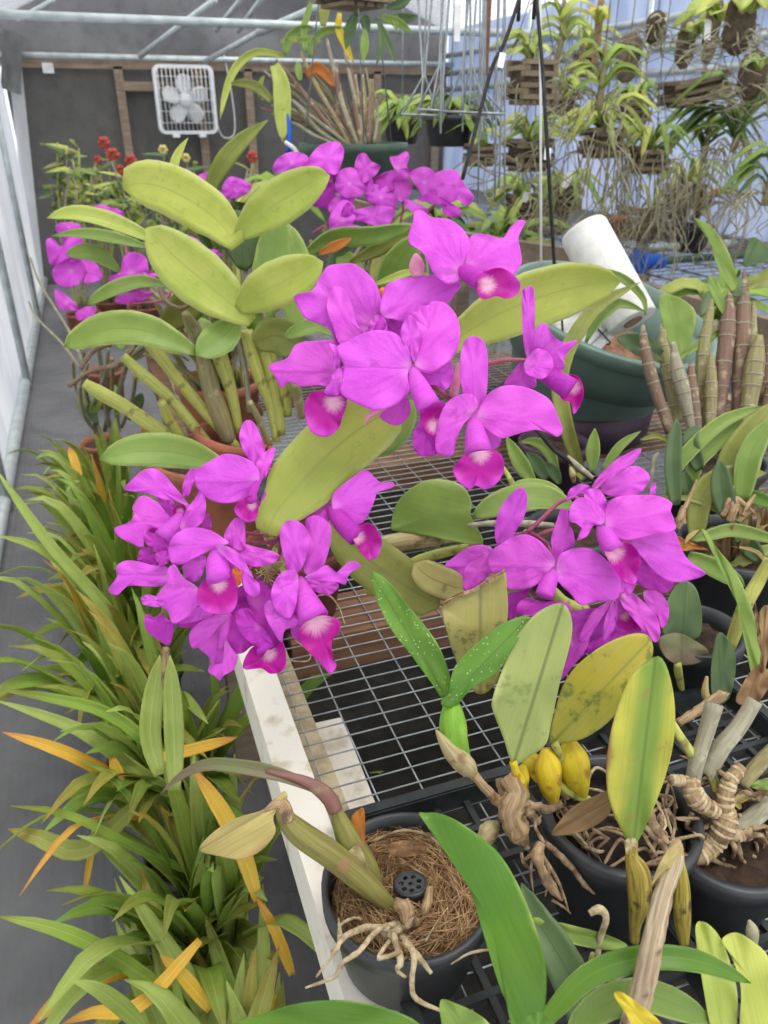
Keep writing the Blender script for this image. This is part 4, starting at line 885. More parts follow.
OL(og, 'leaf', mLFG, 'b4', [(440,604),(480,612),(540,640),(580,680),(560,740),(470,740),(445,680)], .49, (530,730), (442,606), mode='leaf', fold=.25)
CT(og, 'cane', mCAN, 'b5', [(250,680,.03),(245,720,.04),(250,800,.05)], .56, [8,10,9], 8)
CT(og, 'stalk', mROOTP, 'b5', [(240,560,.0),(270,548,0),(290,575,0),(270,640,.01),(265,700,.02)], .57, [9,14,10,9,9], 8, 5)
I0 = V((.375, .17, BZ + .004))
oi = empty('glossy_orchid', I0, 'orchid with two thick rounded yellow-green leaves, beside the tall dry brown stem', 'orchid')
pot_mesh(oi, I0, .05, .07, mBLK, soil=mSOIL)
OL(oi, 'leaf', mLFA, 'b5', [(553,610),(575,583),(620,620),(655,700),(678,800),(668,930),(610,930),(575,770)], .53, (640,930), (570,588), mode='leaf', fold=.25)
OL(oi, 'leaf', mLFA, 'b5', [(630,640),(670,615),(720,640),(770,690),(790,800),(780,930),(690,930),(688,780),(660,690)], .52, (735,930), (660,620), mode='leaf', fold=.2)
OL(oi, 'leaf', mYEL, 'b5', [(313,800),(335,792),(385,825),(440,870),(480,930),(400,940),(350,860)], .42, (440,935), (318,798), mode='leaf', fold=.3, label='yellow leaf tip')
CT(oi, 'dry_stem', mDRYS, 'b5', [(498,345,.0),(490,410,0),(465,520,0),(432,650,0),(395,800,.01),(350,930,.03)], .48, [14,24,28,30,34,34], 12, 4)
OL(oi, 'dry_sheath', mPALE, 'b5', [(423,482),(435,440),(460,390),(500,338),(516,370),(518,400),(495,420),(470,432),(440,470)], .478, (495,430), (425,480), mode='leaf', fold=.4)
CT(oi, 'stalk', mROOTG, 'b5', [(720,660,.0),(722,610,.0),(712,580,0)], .56, [14,18,4], 8)
OL(oi, 'leaf', mLFG, 'b5', [(716,185),(740,165),(790,160),(790,195),(740,192)], .62, (790,180), (716,185), mode='leaf')
J0 = V((.165, .10, BZ + .004))
oj = empty('glossy_orchid', J0, 'orchid with a single broad bright green leaf, at the near end of the bench', 'orchid')
pot_mesh(oj, J0, .05, .07, mBLK, soil=mSOIL)
OL(oj, 'leaf', mLFB, 'p', [(230,1030),(262,1014),(300,1003),(345,1000),(385,1008),(420,1024),(440,1060),(360,1075),(280,1060)], .50, (440,1050), (235,1026), mode='leaf', fold=.2, a=0, b=.08)
T(oj, 'cane', mCAN, [P(436,1052,.5), (P(436,1052,.5) + J0) / 2 + V((.01, 0, .03)), J0 + V((0, 0, .05))], [.003, .006, .007], 10, 4)
# ------------------------------------------------------------------ big yellow-green orchid in terracotta, back of the bench
A0 = PZ(212, 452, BZ + .19) ; A0 = V((A0.x, A0.y, BZ + .004))
oa = empty('broad_leaved_orchid', A0, 'large orchid with broad yellow-green leaves on fat yellowish canes, in a terracotta pot', 'orchid')
DA = (PZ(212, 452, BZ + .19) - CAM).dot(FW)
pot_mesh(oa, A0, .10, .185, mTER, soil=mSOIL)
pot_mesh(oa, A0 + V((-.005, .02, .05)), .06, .16, mTER, rot=Matrix.Rotation(R(16), 3, 'Y'), name='inner_pot')
D = 1.22
LF(oa, mLFA, 'p', [(238,246,.02),(214,217,.01),(172,191,0),(140,183,-.01),(123,188,-.01)], D, 50, 'blunt', fold=.15, nu=16)
LF(oa, mLFA, 'p', [(252,322,.04),(214,290,.02),(178,260,0),(155,236,-.02),(146,228,-.03)], D, 58, 'cat', fold=.18, nu=16)
LF(oa, mLFG, 'p', [(197,353,.03),(150,332,.01),(110,329,0),(80,339,-.01),(64,347,-.01)], D, 34, 'cat', fold=.3, roll=15, nu=16)
LF(oa, mLFA, 'p', [(150,239,.1),(110,222,.09),(75,214,.08),(47,218,.07)], D, 18, 'strap', fold=.4, roll=30)
LF(oa, mLFG, 'p', [(150,248,.09),(110,238,.08),(80,234,.07),(52,236,.06)], D, 13, 'lance', fold=.4, roll=30)
LF(oa, mLFG, 'p', [(120,272,.12),(100,256,.11),(85,252,.1),(66,254,.1)], D, 18, 'cat', fold=.2, roll=20)
LF(oa, mLFG, 'p', [(170,286,.06),(140,282,.05),(110,291,.04),(87,305,.04)], D, 15, 'cat', fold=.3, roll=25)
LF(oa, mLFA, 'p', [(237,237,.02),(262,214,.0),(292,194,-.01),(316,180,-.02),(330,176,-.02)], D, 44, 'cat', fold=.25, nu=16)
LF(oa, mLFA, 'p', [(238,310,.03),(262,292,.0),(290,278,-.01),(323,262,-.02)], D, 46, 'cat', fold=.15, nu=16)
LF(oa, mLFO, 'p', [(206,206,.1),(214,178,.08),(236,146,.06),(268,120,.05)], D, 20, 'lance', fold=.25, label='upright yellow leaf with brown spots')
LF(oa, mLFA, 'p', [(173,186,.1),(174,165,.1),(180,150,.1),(188,138,.1)], D, 10, 'lance', fold=.3)
LF(oa, mLFG, 'p', [(240,318,.06),(225,335,.05),(208,348,.03),(196,355,.02)], D, 34, 'cat', fold=.2, roll=15)
LF(oa, mLFG, 'p', [(250,330,.08),(268,290,.08),(276,240,.08),(280,215,.08)], D, 44, 'cat', fold=.2, roll=20)
LF(oa, mLFG, 'p', [(292,335,.1),(296,290,.1),(290,250,.1),(286,222,.1)], D, 40, 'cat', fold=.2, roll=20)
LF(oa, mLFO, 'p', [(255,345,.06),(272,335,.06),(290,340,.06),(300,350,.06)], D, 40, 'blunt', roll=20)
LF(oa, mLFG, 'p', [(336,336,.05),(318,326,.04),(300,330,.03),(284,338,.03)], D, 16, 'cat', fold=.2, roll=15)
LF(oa, mLFD, 'p', [(243,270,.08),(240,240,.08),(226,210,.08)], D, 46, 'cat', fold=.2, roll=20)
LF(oa, mLFG, 'p', [(300,260,.16),(330,238,.16),(370,236,.15),(412,226,.15)], D, 22, 'cat', fold=.2, roll=15)
LF(oa, mLFG, 'p', [(378,290,.2),(392,268,.18),(410,248,.16),(425,240,.16)], D, 32, 'cat', fold=.2, roll=20)
LF(oa, mLFO, 'p', [(350,262,.2),(375,250,.2),(400,236,.2),(436,232,.2)], D, 20, 'cat', fold=.2, roll=20)
LF(oa, mLFA, 'p', [(374,285,.1),(392,278,.1),(412,272,.1),(430,275,.1)], D, 9, 'lance', fold=.3)
LF(oa, mORL, 'p', [(318,254,.14),(336,246,.14),(352,238,.14)], D, 12, 'lance', fold=.3)
LF(oa, mORL, 'p', [(350,244,.2),(368,236,.2),(386,236,.2)], D, 9, 'lance', fold=.3)
LF(oa, mLFO, 'p', [(160,330,.2),(190,300,.2),(200,270,.2)], D, 40, 'cat', roll=25)
LF(oa, mLFG, 'p', [(122,318,.2),(122,340,.16),(124,350,.15)], D, 20, 'cat', roll=25)
for pts, r, mt in (([(236,100),(290,160),(340,225),(420,320),(525,440)], [15,19,17,18,15], mCAN), ([(185,165),(250,225),(320,285),(385,360),(450,440)], [13,18,17,17,14], mCAN), ([(72,245),(120,275),(190,315),(280,375),(372,428)], [14,22,22,22,17], mCAN),
                   ([(415,150),(430,190),(445,260),(475,345),(500,420)], [18,24,27,30,24], mCAN2), ([(460,140),(480,190),(505,270),(530,390)], [24,24,19,13], mCAN), ([(550,90),(565,150),(590,230),(620,310),(640,420)], [20,22,19,15,12], mCAN),
                   ([(598,105),(612,160),(635,260),(650,400)], [20,24,22,17], mCAN), ([(590,20),(610,70),(650,130),(690,170)], [8,13,12,9], mCAN2), ([(655,220),(665,270),(672,340)], [15,17,13], mCAN), ([(695,245),(702,290),(714,345)], [14,16,12], mCAN2),
                   ([(370,40),(395,90),(420,150)], [12,22,18], mCAN2), ([(300,300),(320,350),(370,420)], [12,16,13], mCAN), ([(640,150),(660,200),(690,280)], [7,9,8], mCANG), ([(700,100),(705,200),(690,280)], [9,12,10], mCAN), ([(560,300),(590,360),(620,430)], [9,10,9], mCAN2),
                   ([(520,100),(545,200),(560,330)], [8,9,8], mCANG)):
    n = len(pts); q = [(x, y, .0 + (DA - .04 - D) * i / (n - 1)) for i, (x, y) in enumerate(pts)]
    CT(oa, 'cane', mt, 'd8', q, D + .075, r, 10, 4)
for pts in ([(25,255),(80,215),(140,195),(175,185)], [(60,205),(100,150),(150,130)], [(240,100),(215,140),(190,170)]): CT(oa, 'old_flower_stem', mCANR, 'd8', pts, D + .1, [6,8,8], 7)
for pts in ([(470,260,.06),(490,300,.05),(535,320,.05),(580,295,.05)], [(350,330),(370,350),(400,360)]):
    CT(oa, 'flower_stem', mCANR, 'a4', pts, D + .1, [7,9,6], 7)
LF(oa, mDRY, 'd8', [(540,330,.1),(570,320,.1),(600,340,.1)], D + .1, 14, 'cat', roll=20)
LF(oa, mDRY, 'd8', [(640,60,.05),(610,30,.05),(590,10,.05)], D + .08, 7, 'lance')
# magenta blooms of its neighbours ------------------------------------------------
def bloom(parent, d, groups, crop, mat):
    """far blooms: first edge of each group is the flower, the rest its petals"""
    for g in groups:
        f = None
        for i, (out, off) in enumerate(g):
            n = len(out); b = (sum(p[0] for p in g[0][0]) / len(g[0][0]), sum(p[1] for p in g[0][0]) / len(g[0][0]))
            c = OL(f or parent, 'flower' if f is None else 'petal', mat if (i % 3 != 2) else mPET2, crop, out, d + off, b, sub=3, wave=.008, a=rng.uniform(-.5, .3), b=rng.uniform(-.2, .6), th=.0012)
            if f is None: f = c
B0 = PZ(375, 330, BZ); B0 = V((.62, 1.95, BZ + .004))
ob = empty('flowering_orchid', B0, 'magenta flowering orchid with a wide flower head, below the hanging green planter', 'orchid')
pot_mesh(ob, B0, .085, .15, mTER, soil=mSOIL)
bloom(ob, 1.75, [
  [([(45,147),(60,100),(110,76),(165,90),(178,140),(110,143)], 0), ([(160,137),(175,90),(215,50),(265,41),(293,66),(286,115),(265,157),(218,142)], -.02), ([(150,140),(220,130),(265,150),(240,190),(190,165)], .02)],
  [([(262,182),(280,140),(330,133),(352,180),(372,212),(320,242),(268,217)], -.01), ([(328,137),(340,90),(366,81),(390,110),(420,126),(400,162),(360,187),(333,182)], .01), ([(198,232),(245,168),(262,215),(252,272),(188,267)], .02), ([(330,175),(380,160),(400,200),(370,225)], .02)],
  [([(243,302),(290,243),(332,270),(327,322),(280,352),(292,372),(248,362)], -.03), ([(250,320),(320,328),(382,350),(382,377),(320,357),(258,362)], -.02), ([(280,300),(300,255),(325,262),(318,300)], -.05), ([(240,260),(280,225),(330,240),(300,280),(250,300)], .01)],
  [([(366,212),(420,183),(457,215),(478,262),(440,282),(378,252)], .0), ([(326,282),(400,266),(472,275),(442,337),(380,327),(328,312)], -.02), ([(420,280),(450,290),(455,320),(430,325)], .0)],
  [([(452,97),(480,90),(510,74),(522,95),(512,130),(542,140),(522,167),(480,177),(430,182),(398,172),(430,150),(470,147)], .0), ([(448,197),(500,163),(532,200),(502,252),(460,232)], .03), ([(400,180),(450,170),(470,210),(430,215)], .02)],
  [([(522,152),(570,128),(612,150),(612,212),(580,242),(548,202)], .0), ([(608,152),(680,138),(702,170),(722,200),(748,236),(722,267),(690,242),(640,232),(598,212)], -.01), ([(543,242),(600,218),(640,238),(702,280),(682,307),(640,290),(652,262),(600,252)], -.03), ([(498,242),(560,258),(592,290),(530,287)], .02), ([(610,200),(650,180),(690,200),(680,250),(630,245)], -.03)]], 'd4', mPET)
for pts in ([(185,360),(230,330),(280,300)], [(560,300),(610,260),(640,230)], [(390,330),(400,360),(420,400)], [(480,200),(500,260),(490,320)]): CT(ob, 'flower_stem', mPED, 'd4', pts, 1.8, [5,5,4], 7)
T(ob, 'cane', mCAN2, [B0 + V((0,0,.14)), P(385,250,1.86), P(375,215,1.8)], [.009,.009,.005], 8)
T(ob, 'cane', mCAN2, [B0 + V((.02,0,.14)), P(330,250,1.84), P(325,225,1.8)], [.009,.009,.005], 8)
T(ob, 'cane', mCAN2, [B0 + V((.03,0,.14)), P(430,240,1.84), P(440,215,1.8)], [.009,.009,.005], 8)
for pts, mt in (([(415,300),(440,285),(470,278)], mLFG), ([(360,300),(350,270),(340,250)], mLFG), ([(330,290),(340,260),(352,248)], mLFD), ([(400,310),(400,270),(392,255)], mLFD), ([(375,300),(382,272),(380,252)], mLFO)):
    LF(ob, mt, 'p', pts, 1.82, 26, 'cat', roll=20)
for i in range(16):
    x = 320 + i * 7 + rng.uniform(-3, 3); CT(ob, 'old_cane', mCANG if i % 2 else mCAN2, 'p', [(x, 300), (x + rng.uniform(-10,10), 262), (x + rng.uniform(-16,16), 240)], 1.9, [2,2,1.5], 6)

# far plants on the ground along the path, beside the bench
def ground_pot(x, y, r, h, mat, label, name='flowering_orchid', cat='orchid', group=None):
    o = empty(name, V((x, y, .006)), label, cat, group); pot_mesh(o, V((x, y, .006)), r, h, mat, soil=mSOIL); return o
q = PZ(97, 441, .2); ok1 = ground_pot(q.x + .02, q.y, .09, .19, mTER, 'tall orchid in a terracotta pot on the path, magenta blooms beside the white wall')
bloom(ok1, 2.35, [
  [([(88,215),(130,208),(172,220),(167,242),(93,242)], 0), ([(53,270),(80,263),(100,290),(130,258),(177,265),(172,312),(120,332),(80,352),(63,340)], -.02), ([(100,240),(150,235),(165,265),(120,280)], .0)],
  [([(73,370),(120,328),(182,318),(192,370),(160,417),(98,422)], .0), ([(168,328),(212,338),(242,380),(232,402),(180,412),(188,370)], -.02), ([(110,300),(160,300),(180,330),(130,340)], -.02)],
  [([(83,430),(130,458),(167,500),(130,502),(93,492)], .0), ([(153,510),(190,488),(222,500),(202,532),(163,537)], -.02)]], 'd5', mPET)
for pts, r in (([(235,495),(180,420),(110,350),(85,300)], [4,4,3,3]), ([(245,480),(200,380),(120,250),(90,170)], [5,4,3,3]), ([(300,700),(260,600),(250,520),(245,440)], [10,9,8,6]), ([(330,690),(310,600),(300,500),(290,430)], [9,9,8,6]), ([(350,680),(345,600),(370,500),(390,430)], [9,9,8,6]), ([(290,690),(250,640),(235,560),(260,480)], [8,8,8,6]), ([(310,680),(330,560),(330,470)], [9,8,7]),
               ([(280,690),(280,600),(310,520),(320,440)], [7,7,7,5]), ([(360,670),(390,590),(400,520)], [7,7,7]), ([(270,650),(225,560),(215,480)],[6,6,5])):
    CT(ok1, 'cane', mCANG if len(r) == 4 else mCAN2, 'a4', [(x, y, .75 - .75 * (i / (len(pts) - 1))) if r[0] > 5 else (x, y, 0) for i, (x, y) in enumerate(pts)], 2.3, r, 8)
for pts, mt, w in (([(265,640),(280,610),(300,560)], mLFG, 12), ([(255,560),(240,600),(250,640)], mLFO, 10), ([(290,660),(270,630),(275,590)], mLFD, 12), ([(420,700),(425,680),(432,650)], mSTY, 8), ([(380,650),(400,610),(420,570)], mLFD, 14), ([(340,640),(350,600),(330,540)], mLFG, 10)):
    LF(ok1, mt, 'a4', [(x, y, .4) for x, y in pts], 2.4, w, 'cat', roll=20)
q = PZ(120, 400, .2)
ok2 = ground_pot(-.06, q.y + .55, .10, .2, mTER, 'orchid with ruffled magenta blooms and long pale leaves, behind the terracotta-potted broad leaved orchid')
bloom(ok2, 2.0, [
  [([(263,390),(300,375),(310,330),(340,307),(387,325),(397,370),(427,380),(402,402),(330,407),(290,427),(268,415)], .0), ([(283,472),(300,450),(370,438),(412,445),(370,472),(320,482)], .02), ([(300,400),(340,380),(390,395),(380,430),(320,440)], -.02)],
  [([(488,262),(520,248),(560,265),(592,300),(560,292)], .1), ([(590,300),(620,300),(640,320),(600,320)], .1)],
  [([(203,165),(230,148),(290,165),(317,180),(290,200),(208,182)], .5), ([(260,170),(290,160),(310,190),(280,195)], .48)]], 'd5', mPET)
for pts in ([(470,440),(440,470),(330,480)], [(300,200),(320,300),(350,400)]): CT(ok2, 'flower_stem', mPED, 'd5', pts, 2.03, [5,5,4], 6)
for x in (150, 165, 140): T(ok2, 'cane', mCAN2, [WO[ok2.name] + V((0, 0, .18)), P(x + 20, 330, 2.3), P(x, 290, 2.05)], [.009, .009, .006], 8)
q = PY(215, 230, 3.2)
ok3 = ground_pot(q.x, 3.2, .1, .22, mTER, 'distant orchid with flat magenta blooms, below the box fan')
bloom(ok3, 2.75, [[([(493,42),(520,28),(557,60),(542,82),(508,67)], 0), ([(563,50),(600,43),(612,80),(568,77)], .03)], [([(638,102),(660,60),(690,58),(737,80),(732,107),(690,127),(648,127)], .0), ([(660,75),(700,70),(720,90),(690,110)], -.03)]], 'd5', mPET)
T(ok3, 'cane', mCAN2, [WO[ok3.name] + V((0, 0, .2)), P(205, 260, 3.0), P(196, 182, 2.78)], [.012, .012, .008], 8)
T(ok3, 'cane', mCAN2, [WO[ok3.name] + V((.02, 0, .2)), P(225, 260, 3.0), P(236, 188, 2.78)], [.012, .012, .008], 8)
for i in range(10): LF(ok3, [mLFG, mLFD, mLFO][i % 3], 'p', [(205 + i * 6, 250, .1), (200 + i * 7 + rng.uniform(-9, 9), 215, .05), (196 + i * 9 + rng.uniform(-16, 16), 190 + rng.uniform(0, 20), 0)], 2.85, 16, 'cat', roll=25)

# another terracotta pot at the bench edge behind the broad leaved orchid
K1 = V((.215, 1.72, BZ + .004)); o1_ = empty('bare_caned_orchid', K1, 'orchid of bare grey canes in a terracotta pot, behind the fat yellowish canes', 'orchid')
pot_mesh(o1_, K1, .095, .17, mTER, soil=mSOIL)
rr = random.Random(61)
for i in range(22):
    b = K1 + V((rr.uniform(-.06, .06), rr.uniform(-.06, .06), .145)); e = b + V((rr.uniform(-.16, .08), rr.uniform(-.14, .08), rr.uniform(.12, .34)))
    T(o1_, 'cane', [mCANG, mCAN2, mCAN, mSHEA][i % 4], [b, b.lerp(e, .5) + V((rr.uniform(-.02, .02), 0, .02)), e], [.006, .0065, .003], 7, 4)
for i in range(8):
    b = K1 + V((rr.uniform(-.08, .08), rr.uniform(-.08, .08), .24)); leaf_core('leaf', o1_, [mLFG, mLFD, mDRY, mLFO][i % 4], [b, b + V((rr.uniform(-.1, .06), rr.uniform(-.1, .05), .06)), b + V((rr.uniform(-.2, .1), rr.uniform(-.15, .05), rr.uniform(.02, .14)))], .05, 'cat', up=(-.1, -.6, .8))
# row of thin stemmed plants with red blossoms before the end wall
labs = ['thin-stemmed plant with red blossoms before the dark end wall, nearest the white side wall', 'thin-stemmed plant with a cluster of red blossoms under the end wall post', 'thin-stemmed plant with a pale yellow blossom, below the box fan', 'dark leafy plant at the foot of the end wall, beneath the fan corner', 'leafy upright plant with light green shoots in the end wall corner']
def rednode(i, x0, x1, ytop, d, ns, bl, col_):
    q = P((x0 + x1) / 2, 200, d); b = V((q.x, q.y, .006)); r = random.Random(50 + i)
    o = empty('potted_flower', b, labs[i], 'flower', 'flowering pots before the end wall'); pot_mesh(o, b, .12, .2, mTER, soil=mSOIL)
    for k_ in range(ns):
        tx = r.uniform(x0, x1); ty = r.uniform(ytop, ytop + 60); e = P(tx, ty, d + r.uniform(-.2, .2)); md = (b + V((0, 0, .2))).lerp(e, .55) + V((r.uniform(-.08, .08), r.uniform(-.05, .05), 0))
        T(o, 'stem', mCANG if k_ % 3 else mCAN, [b + V((r.uniform(-.06, .06), r.uniform(-.06, .06), .17)), md, e], [.010, .008, .005], 5, 3)
        for j in range(4):
            c = md.lerp(e, r.uniform(.1, 1)); leaf_core('leaf', o, [mLFG, mLFD, mLFO, mLFA][(k_ + j) % 4], [c, c + V((r.uniform(-.08, .08), r.uniform(-.06, .06), .05)), c + V((r.uniform(-.18, .18), r.uniform(-.1, .1), r.uniform(.0, .12)))], r.uniform(.03, .05), 'lance', nu=5, nv=2, up=(.1, -.6, .8))
    for (fx, fy, s_) in bl:
        c = P(fx, fy, d); mb = MB()
        for j in range(6):
            a = j * 1.05; mb.lathe(c + RT * (.022 * s_ * math.cos(a)) + V((0, 0, .022 * s_ * math.sin(a))), [(.002, -.008 * s_), (.012 * s_, -.004 * s_), (.017 * s_, .005 * s_), (.006 * s_, .009 * s_)], 8, rot=Matrix.Rotation(R(70), 3, 'X'))
        f = mb.build('blossom', col_, o, True)
        T(f, 'stalk', mCAN, [c, c - V((0, 0, .3)), b + V((0, 0, .3 + r.uniform(0, .2)))], [.004, .005, .006], 5, 3)
rednode(0, 78, 112, 150, 5.6, 12, [(104,143,1.2), (113,155,1.3), (98,160,.8)], mREDF)
rednode(1, 108, 150, 160, 5.4, 14, [(131,161,1.2), (148,166,1.0), (121,170,.9)], mREDF)
rednode(2, 150, 196, 158, 5.2, 10, [(163,150,.9), (186,158,.8), (165,171,.8)], mYELF)
rednode(3, 196, 260, 160, 5.0, 12, [(252,157,1.0)], mREDF)
rednode(4, 44, 82, 140, 5.2, 12, [], mREDF)
# ------------------------------------------------------------------ green tub with rubbish and a paper roll
def tilt(ang_view, ang_side): return Matrix.Rotation(R(ang_side), 3, FH) @ Matrix.Rotation(R(ang_view), 3, RT)
rt_ = tilt(13, 13)
H = .255; RR = .245
rim_c = P(614, 309, 1.75); kb = rim_c - rt_ @ V((0, 0, H)); K0 = V((kb.x, kb.y, BZ + .006)); LIFT = kb.z - K0.z
tub = empty('planter_tub', K0, 'dark green plastic tub holding a paper roll and labels, behind the magenta blooms', 'tub')
pr = [(RR*.62, .012), (RR*.64, .0), (RR*.70, .04), (RR*.82, H*.55), (RR*.835, H*.56), (RR*.84, H*.6), (RR*.93, H*.86), (RR*1.0, H*.87), (RR*1.02, H*.985), (RR*1.0, H), (RR*.955, H), (RR*.93, H*.86), (RR*.84, H*.5), (RR*.3, H*.5)]
mb = MB(); mb.lathe(K0 + V((0, 0, LIFT)), pr, 56, rot=rt_); mb.build('tub_body', mBUK, tub, True)
mb = MB(); mb.lathe(K0 - V((0, 0, .002)), [(RR*.66, 0), (RR*.76, .004), (RR*.80, max(.04, LIFT + .02)), (RR*.78, max(.041, LIFT + .021)), (RR*.66, .014), (RR*.4, .012)], 48); mb.build('saucer', mPUR, tub, True)
r2 = random.Random(4); tc_ = K0 + V((0, 0, LIFT)) + rt_ @ V((0, 0, H * .52))
vs = []; fs = []
for i in range(6):
    for j in range(30):
        a = 6.2832 * j / 30; rr_ = RR * .80 * i / 5; vs.append(tc_ + rt_ @ V((rr_ * math.cos(a), rr_ * math.sin(a), .01 + r2.uniform(-.006, .012))))
fs = [(i*30+j, i*30+(j+1) % 30, (i+1)*30+(j+1) % 30, (i+1)*30+j) for i in range(5) for j in range(30)]
mk('potting_bark', vs, fs, plain('reddish_bark_mix', (150,110,86), (96,66,52), 40, .9, bump=.8), tub, recalc=False)
# paper roll
a_ = P(583, 230, 1.66); b_ = P(633, 322, 1.62); ax = (b_ - a_).normalized(); rl = (b_ - a_).length
roll = empty('paper_towel_roll', b_, 'white paper towel roll leaning in the dark green tub', 'paper roll')
q4 = V((0, 0, 1)).rotation_difference(-ax).to_matrix(); rad = .052
mb = MB(); mb.lathe(b_, [(.021, .0015), (rad*.97, 0), (rad, .004), (rad, rl*.5), (rad*1.005, rl - .008), (rad*.95, rl), (.021, rl - .002), (.020, rl*.5)], 40, rot=q4); mb.build('paper', mPAPER, roll, True)
mb = MB(); mb.lathe(b_, [(.0165, -.002), (.0205, -.002), (.0205, rl*.98), (.0165, rl*.98), (.0165, .0)], 24, rot=q4); mb.build('cardboard_core', mCARD, roll, True)
t_ = q4 @ V((rad + .001, 0, 0)); mb = MB()
# bundle of labels, papers, blue rag
def lab_bundle():
    a, b = P(585, 345, 1.645), P(618, 314, 1.68); o = empty('label_bundle', a, 'bundle of white plastic plant labels tied with a dark band, in the green tub', 'plant labels')
    u = (b - a).normalized(); s_ = u.cross(FW).normalized(); n_ = s_.cross(u)
    for i in range(7):
        mb = MB(); of_ = s_ * (-.024 + .008 * i) + n_ * (.0035 * (i % 3)); mb.bar(a + of_ + u * rng.uniform(-.01, .01), b + of_ + u * rng.uniform(-.012, .012), .011, .0022, n_); mb.build('label', mTAG, o)
    c = a.lerp(b, .42); mb = MB(); pts = [c + s_ * x + n_ * y for x, y in ((-.034, -.004), (.03, -.004), (.032, .004), (.03, .013), (-.03, .013), (-.035, .004), (-.034, -.004))]
    mb.tube(pts, .0016, 6); mb.build('band', mROPE, o, True)
lab_bundle()
for cr, out, dd, lb in (('a6', [(110,372),(150,352),(220,328),(236,345),(190,395),(135,400)], 1.66, 'white paper sheet lying in the tub beside the label bundle'), ('a6', [(150,400),(215,372),(225,395),(170,415)], 1.63, 'small white paper slip in the tub, under the label bundle')):
    o = OL(None, 'paper_sheet', mPAPER, cr, out, dd, th=.0015, wave=.004); tag(o, lb, 'paper', 'papers in the green tub')
o = OL(None, 'blue_bag', mBLUE, 'a6', [(95,352),(130,330),(190,305),(232,296),(240,318),(190,332),(120,365)], 1.72, th=.012, wave=.012, cup=-.1); tag(o, 'blue plastic bag crumpled in the green tub behind the papers', 'bag')

# ------------------------------------------------------------------ strap-leaved orchid in front of the tub
M0 = PZ(575, 512, BZ) + V((0, .10, .004))
om = empty('strap_leaved_orchid', M0, 'orchid with one long arching strap leaf, in front of the dark green tub', 'orchid')
pot_mesh(om, M0, .07, .11, mPUR, soil=mSOIL)
DM = 1.25
LF(om, mLFO, 'a6', [(215,800,.05),(175,680,.0),(152,560,0),(165,470,0),(205,390,.0),(270,310,.0),(390,243,.0)], DM, 17, 'strap', fold=.4, nu=18)
LF(om, mLFG, 'a6', [(230,420,.01),(270,350,.01),(330,305,.01),(405,330,.01)], DM, 12, 'lance', fold=.4)
LF(om, mLFG, 'a6', [(405,340,.02),(400,290,.02),(330,225,.02),(220,200,.02)], DM, 9, 'lance', fold=.3)
for pts, w, mt in (([(592,472),(593,450),(595,428)], 15, mLFG), ([(602,470),(620,446),(641,431)], 10, mLFG), ([(536,486),(520,462),(506,436)], 17, mLFG), ([(558,474),(548,450),(532,441),(519,443)], 13, mLFG), ([(546,480),(536,462),(526,452)], 16, mLFD), ([(640,440),(658,436),(670,444)], 6, mLFO),
                   ([(560,484),(552,470),(540,462)], 14, mLFD), ([(583,480),(575,462),(570,444)], 14, mLFO)):
    LF(om, mt, 'p', [(*p, .04) for p in pts], DM + .02, w, 'lance', fold=.3)
CT(om, 'cane', mROPE, 'c4', [(495,330,.02),(530,350,.0),(590,420,.0),(650,465,.0),(745,545,.02)], DM - .02, [7,9,9,9,6], 7)
CT(om, 'cane', mCANG, 'c4', [(640,450,.0),(690,490,.0),(740,530,.0)], DM - .018, [12,12,8], 7)
CT(om, 'cane', mSHEA, 'd1', [(690,200,.02),(685,165,.0),(672,130,.0)], DM - .02, [10,16,5], 8)
CT(om, 'cane', mCANG, 'd2', [(430,250,.0),(445,130,.0),(455,85,.0),(475,60,.0)], DM - .04, [9,11,12,4], 8)
CT(om, 'cane', mCAN, 'd1', [(400,225),(385,190),(352,130)], DM - .02, [16,14,8], 8)
# dark wire label stake in the tub
T(None, 'wire_stake', mROPE, [P(563, 346, 1.64), P(562, 320, 1.62), P(560, 311, 1.61), P(556, 312, 1.61), P(555, 316, 1.61)], [.0024]*5, 7); tag(bpy.data.objects['wire_stake'], 'dark wire stake with a looped top, at the edge of the green tub', 'stake')

